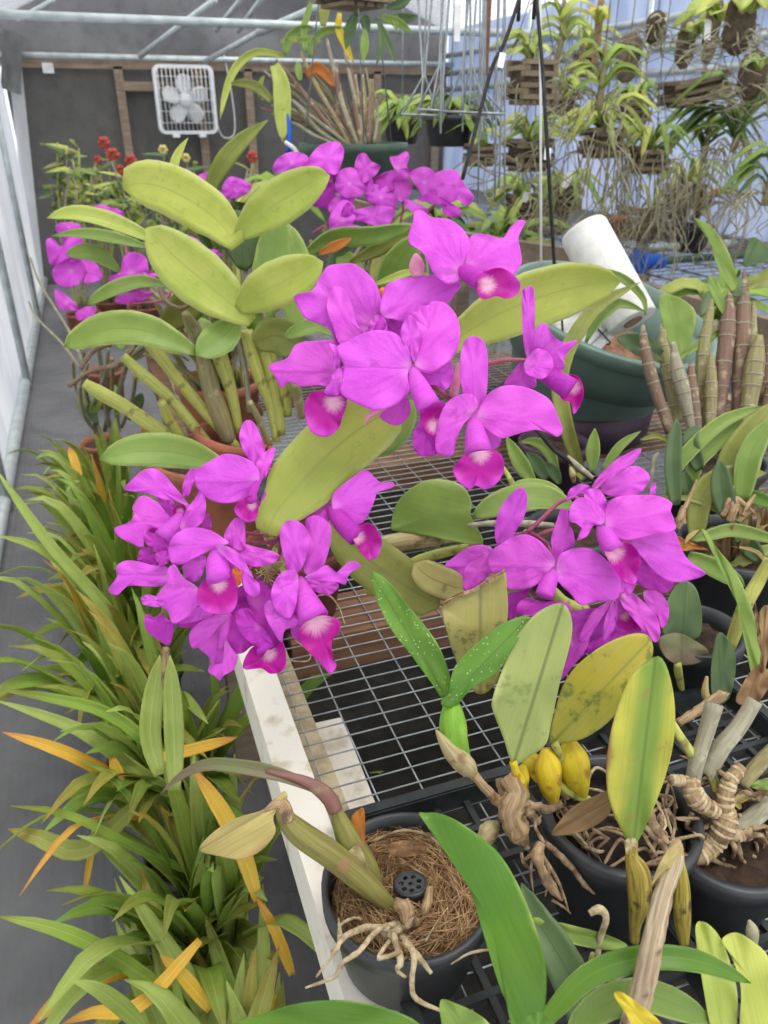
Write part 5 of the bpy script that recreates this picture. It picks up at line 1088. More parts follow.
# ------------------------------------------------------------------ cane orchid at the edge, in front of the tub
L0 = PZ(715, 470, BZ + .1); L0 = V((L0.x, L0.y, BZ + .004))
ol = empty('cane_orchid', L0, 'orchid with tall ringed red-brown canes and few leaves, beside the dark green tub', 'orchid')
pot_mesh(ol, L0, .09, .12, mBLK, soil=mSOIL)
DL = (L0 + V((0, 0, .11)) - CAM).dot(FW) - .03
def jointed(parent, mt, pts, r, d, nodes=5):
    r = [r[0] * .6] + list(r[1:])
    return ringed('cane', parent, mt, mCANG, [P(*px('a6', *p[:2]), d) for p in pts], [x / 2.954 * d / FPX for x in r], [(i + rng.uniform(-.2, .2)) / (nodes + 1) for i in range(1, nodes + 1)])
for pts, r, mt in (([(398,370),(405,440),(430,540),(480,690)], [9,15,17,14], mCANR), ([(455,365),(462,440),(480,540),(505,660)], [8,17,19,14], mCAN2), ([(488,420),(500,500),(520,570),(548,690)], [9,20,22,15], mCANG), ([(604,290),(590,370),(575,460),(565,680)], [8,15,19,16], mCAN2), ([(655,270),(650,360),(638,480),(620,650)], [9,22,23,18], mCANR),
                   ([(698,210),(695,320),(690,450),(680,660)], [8,20,25,20], mCANR), ([(742,400),(730,480),(718,560),(700,680)], [18,27,26,18], mCAN2), ([(775,415),(768,500),(750,640)], [14,24,20], mCANR), ([(600,450),(600,540),(595,680)], [8,18,16], mCAN2), ([(540,480),(545,560),(560,690)], [10,16,14], mCANR), ([(725,300),(722,380),(712,480)], [7,13,14], mCAN2), ([(780,520),(770,590),(745,700)], [14,20,16], mCANR)):
    jointed(ol, mt, pts, r, DL - .05 + rng.uniform(-.03, .03))
for out, b, t, mt in (([(448,283),(500,285),(553,328),(546,400),(515,475),(478,430),(453,350)], (512,470), (470,290), mLFG), ([(320,405),(385,393),(440,420),(474,475),(420,472),(360,447)], (470,470), (325,405), mLFD), ([(548,55),(600,78),(650,150),(678,240),(660,270),(620,200),(590,115)], (670,265), (552,57), mLFG),
                       ([(695,195),(718,110),(770,140),(800,180),(745,185)], (698,198), (740,110), mLFD), ([(505,465),(560,412),(640,378),(600,420),(560,445)], (507,465), (640,380), mLFG), ([(590,225),(620,240),(648,330),(640,345),(605,290)], (645,345), (592,228), mLFG), ([(700,260),(740,215),(790,200),(790,250),(730,262)], (700,262), (790,220), mLFO), ([(660,280),(668,240),(690,230),(700,280)], (680,285), (680,232), mLFD)):
    OL(ol, 'leaf', mt, 'a6', out, DL - .03, b, t, mode='leaf', fold=.25)

# ------------------------------------------------------------------ strap-leaved plants at the edge of the frame
N0 = PZ(735, 560, BZ + .08); N0 = V((N0.x, N0.y, BZ + .004)); DN = (N0 + V((0, 0, .12)) - CAM).dot(FW)
on = empty('strap_leaved_orchid', N0, 'strap-leaved orchid with papery bulb bases, in front of the red-brown canes', 'orchid')
pot_mesh(on, N0, .09, .11, mBLK, soil=mSOIL)
for pts, w, mt in (([(670,500),(672,475),(692,448),(725,420),(765,406)], 15, mLFG), ([(690,500),(695,465),(714,445),(742,417)], 16, mLFG), ([(722,500),(730,465),(745,440),(780,400)], 28, mLFO), ([(742,500),(750,455),(770,420)], 24, mLFG), ([(696,540),(699,505),(710,485),(730,476),(766,473)], 24, mLFO), ([(662,499),(685,498),(708,505),(740,526)], 6, mLFO),
                   ([(775,540),(735,530),(710,535),(690,541)], 14, mLFG), ([(775,548),(750,556),(735,565),(727,562)], 14, mLFO), ([(688,556),(705,563),(725,574),(745,586)], 19, mLFG), ([(676,505),(673,470),(674,445),(677,418)], 17, mLFD), ([(775,505),(755,497),(735,490)], 14, mLFB), ([(700,470),(690,440),(700,425)], 16, mLFD), ([(760,560),(745,540),(735,520)], 20, mLFD), ([(705,520),(690,490),(684,470)], 18, mLFD), ([(730,520),(722,490),(720,460)], 22, mLFD)):
    LF(on, mt, 'p', pts, DN - .06 + rng.uniform(-.03, .03), w, 'strap', fold=.35, nu=14)
OL(on, 'leaf', mORL, 'd2', [(555,462),(600,478),(660,505),(712,530),(650,525),(575,530)], DN - .1, (556,490), (712,530), mode='leaf', fold=.3)
LF(on, mPALE, 'd2', [(600,500),(620,465),(665,430)], DN - .11, 5, 'lance')
for pts, r in (([(405,330),(400,290),(420,250),(460,155)], [14,13,9,3]), ([(590,320),(600,270),(620,230),(690,290)], [16,20,14,4]), ([(560,300),(590,240),(605,180)], [10,14,3]), ([(640,300),(660,260),(690,215)], [10,10,5]), ([(380,350),(395,310),(410,260)], [12,16,10])):
    CT(on, 'papery_sheath', mDRYB, 'b7', pts, DN - .08, r, 9)
rr = random.Random(8)
for i in range(26):
    a = rr.uniform(0, 6.28); q = N0 + V((rr.uniform(0, .075) * math.cos(a), rr.uniform(0, .075) * math.sin(a), .09)); e = q + V((rr.uniform(-.06, .06), rr.uniform(-.06, .05), rr.uniform(.03, .10)))
    leaf_core('dry_leaf', on, [mDRY, mPALE, mDRY][i % 3], [q, q.lerp(e, .5) + V((rr.uniform(-.015, .015), 0, .012)), e], rr.uniform(.006, .016), 'lance', fold=.6, nu=6, nv=3, wave=.002)
Q0 = PZ(690, 712, BZ) ; Q0 = V((Q0.x + .03, Q0.y + .05, BZ + .004)); DQ = (Q0 + V((0, 0, .14)) - CAM).dot(FW)
oq = empty('cattleya_orchid', Q0, 'orchid with rounded dull dark green leaves on thick grey canes, behind the half-yellowed leaf', 'orchid')
pot_mesh(oq, Q0, .06, .09, mBLK, soil=mSOIL)
for cr, out, b, t, mt, dd in (('b7', [(322,735),(340,640),(380,570),(420,553),(460,590),(480,680),(470,772),(400,790),(335,770)], (400,790), (420,555), mLFD, .0), ('b7', [(310,782),(380,758),(450,788),(505,830),(482,872),(400,887),(335,855)], (400,885), (400,760), mLFW, -.03),
                          ('b7', [(540,765),(580,778),(612,850),(607,950),(580,1025),(525,1030),(515,900)], (555,1030), (545,768), mLFD, -.06), ('b7', [(478,358),(500,362),(540,425),(600,500),(652,600),(702,750),(715,900),(705,950),(680,945),(648,780),(618,640),(560,470)], (695,950), (480,358), mLFG, -.10)):
    OL(oq, 'leaf', mt, cr, out, DQ + dd, b, t, mode='leaf', fold=.22)
CT(oq, 'stalk', mCAN, 'b7', [(385,880,-.03),(388,920,-.02),(400,980,.0)], DQ, [14,16,12], 8)
CT(oq, 'cane', mCAN, 'b7', [(745,470,-.06),(700,560,-.05),(650,650,-.05),(590,815,-.03)], DQ, [18,25,27,22], 12)
CT(oq, 'sheath', mPALE, 'b7', [(500,930,-.06),(492,990,-.06),(505,1030,-.06)], DQ, [5,14,14], 8)
R0 = V((.475, .365, BZ + .014)); DR = .72
orr = empty('cattleya_orchid', R0, 'gnarled old orchid with thick grey canes and ringed rhizomes over its black pot', 'orchid')
pot_mesh(orr, R0, .06, .09, mBLK, soil=mSOIL)
for pts, r, mt in (([(540,200),(560,100),(575,60),(610,-60)], [20,24,22,26], mCANG), ([(590,150),(630,70),(680,10),(730,-70)], [24,26,24,22], mCANG), ([(690,180),(740,120),(800,60)], [20,22,20], mCAN2), ([(670,310),(720,280),(780,230)], [24,27,24], mCANG), ([(620,200),(600,150),(590,110)], [16,14,10], mCAN), ([(545,90),(510,40),(480,-10)], [14,13,12], mCAN)):
    CT(orr, 'cane', mt, 'b5', [(*p, -.01) for p in pts], DR, r, 12)
for pts, r in (([(525,395),(570,385),(610,350),(640,300),(650,260)], [20,30,30,34,26]), ([(650,280),(640,230),(655,170),(690,125)], [26,26,22,18]), ([(540,160),(550,210),(580,240),(620,260)], [22,30,26,22]), ([(480,165),(520,170),(545,190)], [14,18,20]), ([(640,310),(680,330),(720,310)], [16,18,12])):
    ringed('rhizome', orr, mDRYB, mROOTP, [P(*px('b5', *p), DR - .02 + rng.uniform(-.003, .003)) for p in pts], [x / 2.954 * (DR - .02) / FPX for x in r], [(i + rng.uniform(-.3, .3)) / 9 for i in range(1, 9)])
for pts in ([(600,400),(640,420),(680,430)], [(560,440),(540,470),(590,470)], [(530,400),(520,440),(560,460)], [(680,340),(690,400),(700,410)], [(570,300),(550,340),(560,370)], [(700,340),(740,330),(768,350)], [(600,300),(560,320),(540,380)], [(650,330),(670,370),(660,400)], [(720,310),(760,300),(780,320)], [(540,260),(530,300),(560,320)], [(700,200),(730,210),(770,190)], [(660,180),(640,150),(620,140)]):
    CT(orr, 'root', mROOT, 'b5', [(x + rng.uniform(-5,5), y + rng.uniform(-5,5), rng.uniform(-.01,.01)) for x, y in pts], DR - .015, [7,8,5], 8)
for out, b, t, dd in (([(698,700),(712,668),(728,650),(748,662),(752,760),(742,850),(722,915),(704,905),(712,840),(696,780)], (715,910), (728,652), .10), ([(612,1030),(640,960),(668,915),(702,884),(738,905),(748,960),(720,1010),(680,1050)], (650,1050), (705,886), .11), ([(690,640),(700,690),(712,760),(700,770),(688,700)], (705,765), (690,642), .10)):
    OL(orr, 'papery_sheath', mDRY, 'b7', out, DR + dd, b, t, mode='leaf', fold=.5, wave=.004)
CT(orr, 'old_cane', mDRYB, 'a8', [(590,560),(630,535),(680,505),(665,510)], .8, [8,10,12,8], 8)
rr = random.Random(91)
for i in range(46):
    x = rr.uniform(520, 768); y = rr.uniform(150, 400); dx, dy = rr.uniform(-60, 60), rr.uniform(10, 80)
    CT(orr, 'root', [mROOT, mROOTP, mROOT][i % 3], 'b5', [(x, y, rr.uniform(-.015, .02)), (x + dx * .5 + rr.uniform(-25, 25), y + dy * .4), (x + dx, y + dy, rr.uniform(-.01, .02))], DR, [rr.uniform(3, 7), 5, 2], 6, 4)
for i in range(14):
    x = rr.uniform(540, 760); y = rr.uniform(90, 330); LF(orr, [mDRY, mPALE][i % 2], 'b5', [(x, y), (x + rr.uniform(-25, 25), y - 25), (x + rr.uniform(-50, 50), y - rr.uniform(30, 70))], DR + rr.uniform(-.02, .02), rr.uniform(4, 10), 'lance', 'dry_sheath', fold=.6)
# long dry cane lying on the mesh
a, b = PZ(388, 548, BZ + .016), PZ(470, 536, BZ + .016)
o = T(None, 'dry_cane', mSHEA, [a, a.lerp(b, .4) + V((0, 0, .002)), b], [.010, .012, .009], 10); tag(o, 'dry pale cane lying on the wire mesh behind the lower flower head', 'cane')

# ------------------------------------------------------------------ the second bench along the bluish wall
S0 = V((2.16, 1.2, 0)); zb = .83
sb = empty('slatted_bench', S0, 'long grey wooden bench along the bluish wall, behind the green tub', 'bench')
mb = MB(); mb.box((2.18, 4.3, zb - .05), (.045, 6.2, .10)); mb.build('front_rail', mWDG, sb)
mb = MB(); mb.box((3.55, 4.3, zb - .05), (.045, 6.2, .10)); mb.build('back_rail', mWDG, sb)
for yy in (2.87, 4.6, 6.3):
    mb = MB(); mb.box((2.17, yy, zb / 2 + .01), (.09, .09, zb + .02)); mb.build('leg', mWDG, sb)
    mb = MB(); mb.box((3.55, yy, zb / 2), (.09, .09, zb)); mb.build('leg', mWDG, sb)
mb = MB()
for i in range(7): mb.box((2.3 + i * .2, 4.3, zb + .005), (.012, 6.2, .008))
for i in range(78): mb.box((2.88, 1.25 + i * .08, zb + .012), (1.34, .006, .005))
mb.build('grid_top', mWIRE, sb)
# a lower cross rail of a middle bench, seen over the tub
mbn = empty('timber_rail', PY(470, 262, 3.6), 'grey timber rail standing across the greenhouse behind the tub', 'rail')
a, b = PY(400, 236, 3.6), PY(568, 262, 3.2); mb = MB(); mb.bar(a, b, .05, .12); mb.build('rail_board', mWDG, mbn)
for t in (.1, .9):
    p = a.lerp(b, t); mb = MB(); mb.box((p.x, p.y, p.z / 2 - .03), (.08, .08, p.z - .06)); mb.build('leg', mWDG, mbn)
# things on the second bench
q = PZ(646, 264, zb + .05); o = empty('watering_nozzle', q, 'bright blue plastic nozzle with a dark green hose, on the grey bench', 'nozzle')
a, b = PZ(636, 262, zb + .06), PZ(662, 262, zb + .05); mb = MB(); mb.tube([a, a.lerp(b, .3), b], [.055, .04, .03], 16, 4); mb.tube([a - V((0,0,.0)), a - V((.0, .03, .06))], [.03, .035], 12); mb.build('nozzle_body', mBLUE, o, True)
T(o, 'hose', mGRNP, [b, PZ(690, 258, zb + .04), PZ(730, 256, zb + .03), PZ(790, 250, zb + .03)], .016, 10, 5)
q1, q2 = PZ(650, 248, zb + .05), PZ(735, 243, zb + .05); o = T(None, 'plastic_pipe', mPIPE, [q1, q2], .018, 10, 0); tag(o, 'short pale plastic pipe lying on the grey bench behind the blue nozzle', 'pipe')
# ------------------------------------------------------------------ strap-leaved plants on the ground beside the bench
def clump(x, y, n, hmin, hmax, spread, label, seed, zpot=.16, lean=(-.10, -.14), wid=(.024, .042)):
    r = random.Random(seed); c = V((x, y, .006))
    o = empty('strap_leaf_plant', c, label, 'potted plant'); pot_mesh(o, c, .085, zpot, mTERD if seed % 3 == 0 else mBLK, soil=mSOIL)
    for i in range(n):
        a = r.uniform(0, 6.283); br = .05 * math.sqrt(r.random()); b = c + V((br * math.cos(a), br * math.sin(a), zpot - .02))
        aa = a + r.uniform(-.6, .6); out = r.uniform(.15, 1) * spread; h = r.uniform(hmin, hmax)
        dx = V((math.cos(aa) * out + lean[0] * r.random(), math.sin(aa) * out + lean[1] * r.random(), 0))
        droop = r.uniform(0, .3) * dx.length
        tip = b + dx + V((0, 0, h * (1 - .12 * out / spread) - droop * .4)); mid = b + dx * .34 + V((0, 0, h * .62)); q1 = b + dx * .11 + V((0, 0, h * .32)); q3 = b + dx * .66 + V((0, 0, h * .86 - droop * .15))
        if tip.x < XL + .05: 
            k_ = (XL + .06 - b.x) / (tip.x - b.x); tip.x = b.x + (tip.x - b.x) * k_; q3.x = b.x + (q3.x - b.x) * k_; mid.x = b.x + (mid.x - b.x) * k_
        for p in (q1, mid, q3, tip):
            if p.x > BX0 - .012: p.x = BX0 - .012 - r.uniform(0, .03) if p.z > .60 else min(p.x, BX0 + .12)
        t = r.random(); mt = mSTY if t < .012 else mST[r.choice([0, 0, 1, 1, 2, 3])]
        side = V((-math.sin(aa), math.cos(aa), 0)); up = V((dx.x, dx.y, .0)).normalized() * -.35 + V((0, 0, 1)) + side * r.uniform(-.7, .7)
        leaf_core('leaf', o, mt, [b, q1, mid, q3, tip], r.uniform(*wid), 'strap', fold=.35, nu=14, nv=4, up=up, th=.0009, sub=4, twist=r.uniform(-50, 50))
    return o
L_ = []
for i, (x, y, n, h0, h1, s_, lb) in enumerate([
    (.00, .84, 36, .26, .50, .22, 'strap-leaved plant on the ground nearest the lens, low fanned green leaves with one yellow blade'),
    (-.01, 1.12, 46, .34, .62, .23, 'strap-leaved plant on the ground beside the bare bulb pot, broad upright green leaves'),
    (-.07, 1.40, 52, .34, .62, .23, 'strap-leaved plant beside the white bench edge, with a cut dry stump amid its leaves'),
    (-.04, 1.72, 50, .34, .60, .22, 'strap-leaved plant below the lower magenta flower head, leaves arching over the black cloth'),
    (-.10, 2.05, 48, .32, .54, .20, 'strap-leaved plant with withered yellow blades, below the long leaf beside the flower head'),
    (-.07, 2.42, 38, .28, .48, .17, 'strap-leaved plant between the flower head and the terracotta pot on the path'),
    (-.17, 2.76, 18, .18, .36, .13, 'small strap-leaved plant with one yellow leaf, right before the path terracotta pot'),
    (.00, .56, 30, .22, .42, .20, 'strap-leaved plant below the near end of the white bench edge')]):
    L_.append(clump(x, y, n, h0, h1, s_, lb, 100 + i))
def SL(o, mt, pts, d, w, kind='strap', **k): return LF(o, mt, 'p', pts, d, w, kind, fold=.35, nu=14, **k)
Y = mSTY
SL(L_[2], Y, [(140,800,.05),(110,775,.0),(60,750,-.05),(2,732,-.08)], 1.25, 13)
SL(L_[1], Y, [(258,900,.0),(240,845,0),(215,800,0),(192,768,0)], 1.05, 18)
SL(L_[1], Y, [(150,760,.0),(175,754,0),(205,746,0),(238,737,0)], 1.12, 12)
SL(L_[0], Y, [(292,975,.05),(275,930,.0),(255,895,0)], 1.05, 12)
SL(L_[0], Y, [(210,1010,.0),(185,978,0),(160,955,0)], 1.0, 14)
SL(L_[1], Y, [(112,758,0),(118,775,0),(122,792,0)], 1.2, 12)
SL(L_[1], mST[3], [(140,800,.05),(85,850,0),(40,838,0),(8,829,0)], 1.2, 20)
SL(L_[1], Y, [(96,820,0),(90,860,0),(84,895,0)], 1.25, 7)
SL(L_[4], Y, [(80,478,0),(74,460,0),(69,447,0)], 2.1, 9)
SL(L_[3], mST[1], [(150,660,.1),(100,600,.0),(50,545,-.05),(-5,468,-.1)], 1.5, 12)
SL(L_[3], mST[1], [(120,640,.1),(80,580,.0),(40,548,-.05),(-5,535,-.1)], 1.5, 11)
SL(L_[1], mST[1], [(230,820,.1),(150,780,.0),(80,730,-.05),(-5,700,-.1)], 1.25, 14)
SL(L_[0], mST[0], [(190,1010,.0),(120,960,-.05),(60,930,-.1),(-5,916,-.12)], 1.05, 15)
SL(L_[0], mST[1], [(145,1030,.0),(120,1005,-.05),(95,988,-.1),(70,980,-.12)], .9, 16)
SL(L_[1], mST[0], [(210,880,.05),(140,850,.0),(70,815,-.05),(10,806,-.1)], 1.2, 9)
SL(L_[2], mST[0], [(210,800,.05),(120,720,.0),(60,700,-.05),(0,690,-.1)], 1.25, 13)
SL(L_[0], mSTY, [(200,940,.0),(140,1005,-.05),(95,1012,-.05),(62,1024,-.05)], 1.0, 14)
r = random.Random(2024)
def target(o, n, x0, x1, y0, y1, z0, z1, w0=.024, w1=.038):
    c = WO[o.name]
    for i in range(n):
        tx, ty = r.uniform(x0, x1), r.uniform(y0, y1); tip = PZ(tx, ty, r.uniform(z0, z1)); tip.x = min(tip.x, BX0 - .02); tip.x = max(tip.x, XL + .06)
        a = r.uniform(0, 6.28); b = c + V((.045 * math.cos(a), .045 * math.sin(a), .14)); d = tip - b
        m1 = b + V((d.x * .2, d.y * .2, d.z * .40)); m2 = b + V((d.x * .52, d.y * .52, d.z * .76)); side = V((-d.y, d.x, 0)).normalized()
        leaf_core('leaf', o, mST[r.choice([0, 0, 1, 1, 2, 3])], [b, m1, m2, tip], r.uniform(w0, w1), 'strap', fold=.35, nu=14, nv=4, up=V((d.x, d.y, 0)).normalized() * -.4 + V((0, 0, 1)) + side * r.uniform(-.6, .6), th=.0009, sub=4, twist=r.uniform(-40, 40))
target(L_[0], 24, 60, 300, 780, 960, .36, .52); target(L_[0], 14, 180, 320, 720, 880, .42, .58); target(L_[7], 22, 90, 320, 860, 1000, .34, .5)
target(L_[1], 20, 110, 300, 660, 830, .46, .62); target(L_[2], 22, 70, 250, 600, 760, .46, .62); target(L_[3], 20, 60, 220, 530, 680, .44, .60); target(L_[4], 14, 50, 200, 470, 580, .40, .54)
# a cut stump between the leaves, and the upright pale blades round it
SL(L_[2], mSTY if False else mST[1], [(160,775,.0),(150,730,.0),(160,655,-.02)], 1.02, 22)
SL(L_[2], mST[1], [(175,790,.0),(174,730,.0),(170,655,-.02)], 1.0, 20)
CT(L_[2], 'cut_stump', mDRYB, 'p', [(166,690,.0),(166,670,.0),(166,648,-.01)], 1.0, [3.5,4.5,3.5], 8)
SL(L_[1], mST[0], [(330,900,.15),(300,860,.0),(285,820,-.02)], 1.05, 18)
SL(L_[2], mST[2], [(285,720,.35),(310,685,.3),(350,655,.28),(372,644,.27)], 1.06, 16)
SL(L_[1], mST[0], [(348,790,.45),(362,778,.45),(384,771,.45)], 1.06, 7)
SL(L_[1], mST[0], [(348,802,.45),(366,796,.45),(386,793,.45)], 1.06, 6)

# ------------------------------------------------------------------ box fan on the end wall
fc = PY(185.5, 100, 8.15); FWd, FHt, FD = .535, .56, .11
fan = empty('box_fan', fc, 'white square box fan fixed high on the dark end wall', 'fan')
def rrect(hx, hz, r, n=6):
    o = []
    for cx, cz, a0 in ((hx - r, hz - r, 0), (-hx + r, hz - r, 90), (-hx + r, -hz + r, 180), (hx - r, -hz + r, 270)):
        for i in range(n + 1): a = R(a0 + 90 * i / n); o.append((cx + r * math.cos(a), cz + r * math.sin(a)))
    return o
o1, o2 = rrect(FWd/2, FHt/2, .06), rrect(FWd/2 - .028, FHt/2 - .028, .04); n = len(o1); vs = []
for (pp, yy) in ((o1, -FD/2), (o1, FD/2), (o2, FD/2), (o2, -FD/2)): vs += [fc + V((x, yy, z)) for x, z in pp]
fs = [(k_*n + i, k_*n + (i+1) % n, ((k_+1) % 4)*n + (i+1) % n, ((k_+1) % 4)*n + i) for k_ in range(4) for i in range(n)]
mk('housing', vs, fs, mFANP, fan, smooth=False)
mb = MB()
for i in range(1, 14): x = -FWd/2 + FWd*i/14; mb.tube([fc + V((x, -FD/2, -FHt/2+.02)), fc + V((x, -FD/2, FHt/2-.02))], .0035, 5)
for i in range(1, 6): z = -FHt/2 + FHt*i/6; mb.tube([fc + V((-FWd/2+.02, -FD/2, z)), fc + V((FWd/2-.02, -FD/2, z))], .003, 5)
mb.build('grille', mFANP, fan, True)
mb = MB(); mb.lathe(fc + V((0, 0, 0)), [(.02, -.05), (.055, -.045), (.06, -.02), (.06, .03), (.03, .04)], 24, rot=Matrix.Rotation(R(-90), 3, 'X')); mb.build('motor_hub', mFANP, fan, True)
for k_ in range(5):
    a = R(90 + 72 * k_); u = V((math.cos(a), 0, math.sin(a))); 
    leaf_core('blade', fan, mFANP, [fc + u * .04, fc + u * .13, fc + u * .215], .15, 'blunt', fold=.05, up=(0, -1, 0), twist=0, roll=22, th=.004, nu=8, nv=4)
for x in (-.12, .12):
    mb = MB(); mb.box(fc + V((x, 0, -FHt/2 - .012)), (.06, .12, .03)); mb.build('foot', mFANP, fan)
T(fan, 'cord', mTAG, [fc + V((.26, .08, -.1)), fc + V((.32, .1, -.3)), fc + V((.44, .1, -.28)), fc + V((.45, .1, .0)), fc + V((.40, .1, .4))], .006, 6, 4)
o = MB(); p = PY(48, 68, 8.28); o.box(p, (.09, .03, .08)); o = o.build('wall_socket', mTAG); tag(o, 'small white box under the end wall top rail, near the corner', 'box')
# ------------------------------------------------------------------ things hanging from the frame
TOPZ = 2.28
def hang_pt(p): return V((p.x, p.y, TOPZ))
ORC = 'hanging orchid baskets along the bluish wall'
def fan_leaves(o, c, n, L, w, mats, seed, droop=.3, updir=.5, mono=False, n0=0):
    r = random.Random(seed)
    for i in range(n):
        if mono: a = (0 if i % 2 else math.pi) + r.uniform(-.35, .35)
        else: a = r.uniform(0, 6.283)
        l = L * r.uniform(.65, 1.1); e = r.uniform(.2, 1.2) * updir + .15
        d = RT * math.cos(a) + FH * math.sin(a) * .7
        b = c + V((r.uniform(-.02, .02), r.uniform(-.02, .02), (i / n) * .12 if mono else 0))
        m1 = b + d * l * .4 + V((0, 0, l * .5 * e)); t = b + d * l + V((0, 0, l * (.55 * e - droop * r.uniform(.5, 1.4))))
        leaf_core('leaf', o, mats[i % len(mats)], [b, m1, t], w * r.uniform(.8, 1.15), 'strap', fold=.4, nu=7, nv=2, up=(-.2, -.5, .9), sub=4, th=.002)
def roots(o, c, n, L, seed, rad=.12):
    r = random.Random(seed); mb = MB()
    for i in range(n):
        a = r.uniform(0, 6.283); q = c + V((r.uniform(0, rad) * math.cos(a), r.uniform(0, rad) * math.sin(a) * .7, r.uniform(-.03, .03))); l = L * r.uniform(.35, 1.1); dx = V((math.cos(a), math.sin(a), 0))
        mb.tube([q, q + dx * r.uniform(.02, .1) + V((0, 0, r.uniform(-.02, .04))), q + dx * r.uniform(.04, .14) + V((r.uniform(-.05, .05), r.uniform(-.03, .03), -l * .35)), q + dx * r.uniform(.0, .2) + V((r.uniform(-.06, .06), r.uniform(-.03, .03), -l * .65)), q + dx * r.uniform(-.05, .2) + V((r.uniform(-.07, .07), 0, -l))], [.0028, .0028, .0026, .0022, .0014], 4, 3)
    if n: x = mb.build('aerial_roots', mROOTG, o, True); x['kind'] = 'stuff'
def slat_basket(o, c, w, h, rotz=0.0, rows=4, dy=None, tiltx=0.0):
    rm = Matrix.Rotation(R(rotz), 3, 'Z') @ Matrix.Rotation(R(tiltx), 3, 'Y'); dy = dy or w; mb = MB()
    for k_ in range(rows):
        z = -h / 2 + h * (k_ + .5) / rows; th = h / rows * .42
        for s_ in (-1, 1):
            if k_ % 2 == 0: mb.box(c + rm @ V((0, s_ * dy * .42, z)), (w, .022, th * 1.1), rm); mb.box(c + rm @ V((s_ * w * .42, 0, z + h / rows * .5)), (.022, dy, th * 1.1), rm)
            else: mb.box(c + rm @ V((0, s_ * dy * .42, z)), (w * .98, .022, th), rm)
    for i in range(4): mb.box(c + rm @ V((-w * .3 + w * .2 * i, 0, -h / 2)), (.022, dy * .8, th), rm)
    mb.build('slat_basket', mSLAT, o)
    mb = MB(); mb.box(c, (w * .78, dy * .78, h * .8), rm); mb.build('moss_filling', mFIB, o)
    mb = MB()
    for sx in (-1, 1):
        for sy in (-1, 1): mb.tube([c + rm @ V((sx * w * .42, sy * dy * .42, h * .4)), c + V((0, 0, .32)), V((c.x, c.y, TOPZ)) if c.z + .32 < TOPZ else c + V((0, 0, .33))], .0022, 5)
    mb.build('hanger_wire', mWIRE, o, True)
GR = [mST[0], mST[3], mLFG]; LT = [mST[1], mLFA, mST[3]]; DK = [mLFD, mST[2], mLFG]
spec = [ # px, py, depth, width px, height px, rotz, tiltx, label, leaves (n, length px, width px, mats, droop, up), roots (n, length px), lift
 (531,80,2.7,46,40,10,0,'tall square slatted basket hanging beside the black cords, topmost there',(7,46,8,LT,.2,1.2),(8,50)),
 (694,90,3.3,64,22,-8,-12,'long narrow slatted basket hung at a slant high by the bluish wall, no leaves',(0,0,0,GR,0,0),(6,20)),
 (602,143,3.0,40,24,15,0,'slatted basket with a big tuft of light green leaves and thick pale roots spilling over',(26,60,6,LT,.5,.9),(34,150)),
 (528,155,3.15,44,26,5,0,'round low slatted basket with a white tag, hanging behind the black cords',(14,46,6,GR,.3,1.0),(14,60)),
 (562,106,3.45,30,20,0,0,'small dark slatted basket under a yellowing leaf, between two taller baskets',(10,40,7,LT,.3,1.1),(10,50)),
 (648,160,3.1,38,22,-5,0,'slatted basket trailing a curtain of fine roots, before the bluish wall',(16,50,6,GR,.5,.8),(40,150)),
 (562,200,3.7,34,22,8,0,'low hanging basket with long hanging leaves just above the paper roll',(14,56,6,GR,.7,.6),(16,60)),
 (480,155,3.0,30,18,0,0,'small slatted basket behind the bundle of wire hangers',(9,36,8,GR,.3,1.0),(10,40)),
 (585,64,3.85,26,20,0,0,'small far basket of pale leaves, high between the light green fan and the cork slab',(12,38,6,LT,.3,1.1),(8,40)),
 (634,112,4.0,30,20,5,0,'far basket of short green leaves, above and behind the tufted basket',(16,40,6,GR,.4,1.0),(14,60)),
 (684,196,4.1,32,20,0,0,'far low basket of fine leaves, beneath the large dark strap-leaved orchid',(16,44,6,GR,.5,.9),(18,60)),
 (520,206,4.2,30,20,0,0,'far low basket behind the white cord, level with the top of the paper roll',(16,40,7,GR,.5,.9),(12,40)),
]
for i, (x, y, d, w, h, rz, tx, lb, lv, rt2) in enumerate(spec):
    c = P(x, y, d); s_ = d / FPX; o = empty('hanging_basket', c + V((0, 0, -h * s_ / 2)), lb, 'hanging basket', ORC)
    slat_basket(o, c, w * s_ * .92, h * s_, rz, 4 if h > 30 else 3, w * s_ * .7, tx)
    if lv[0]: fan_leaves(o, c + V((0, 0, h * s_ * .45)), lv[0], lv[1] * s_, lv[2] * s_, lv[3], 200 + i, lv[4], lv[5])
    roots(o, c + V((0, 0, -.02)), rt2[0], rt2[1] * s_, 300 + i, w * s_ * .5)
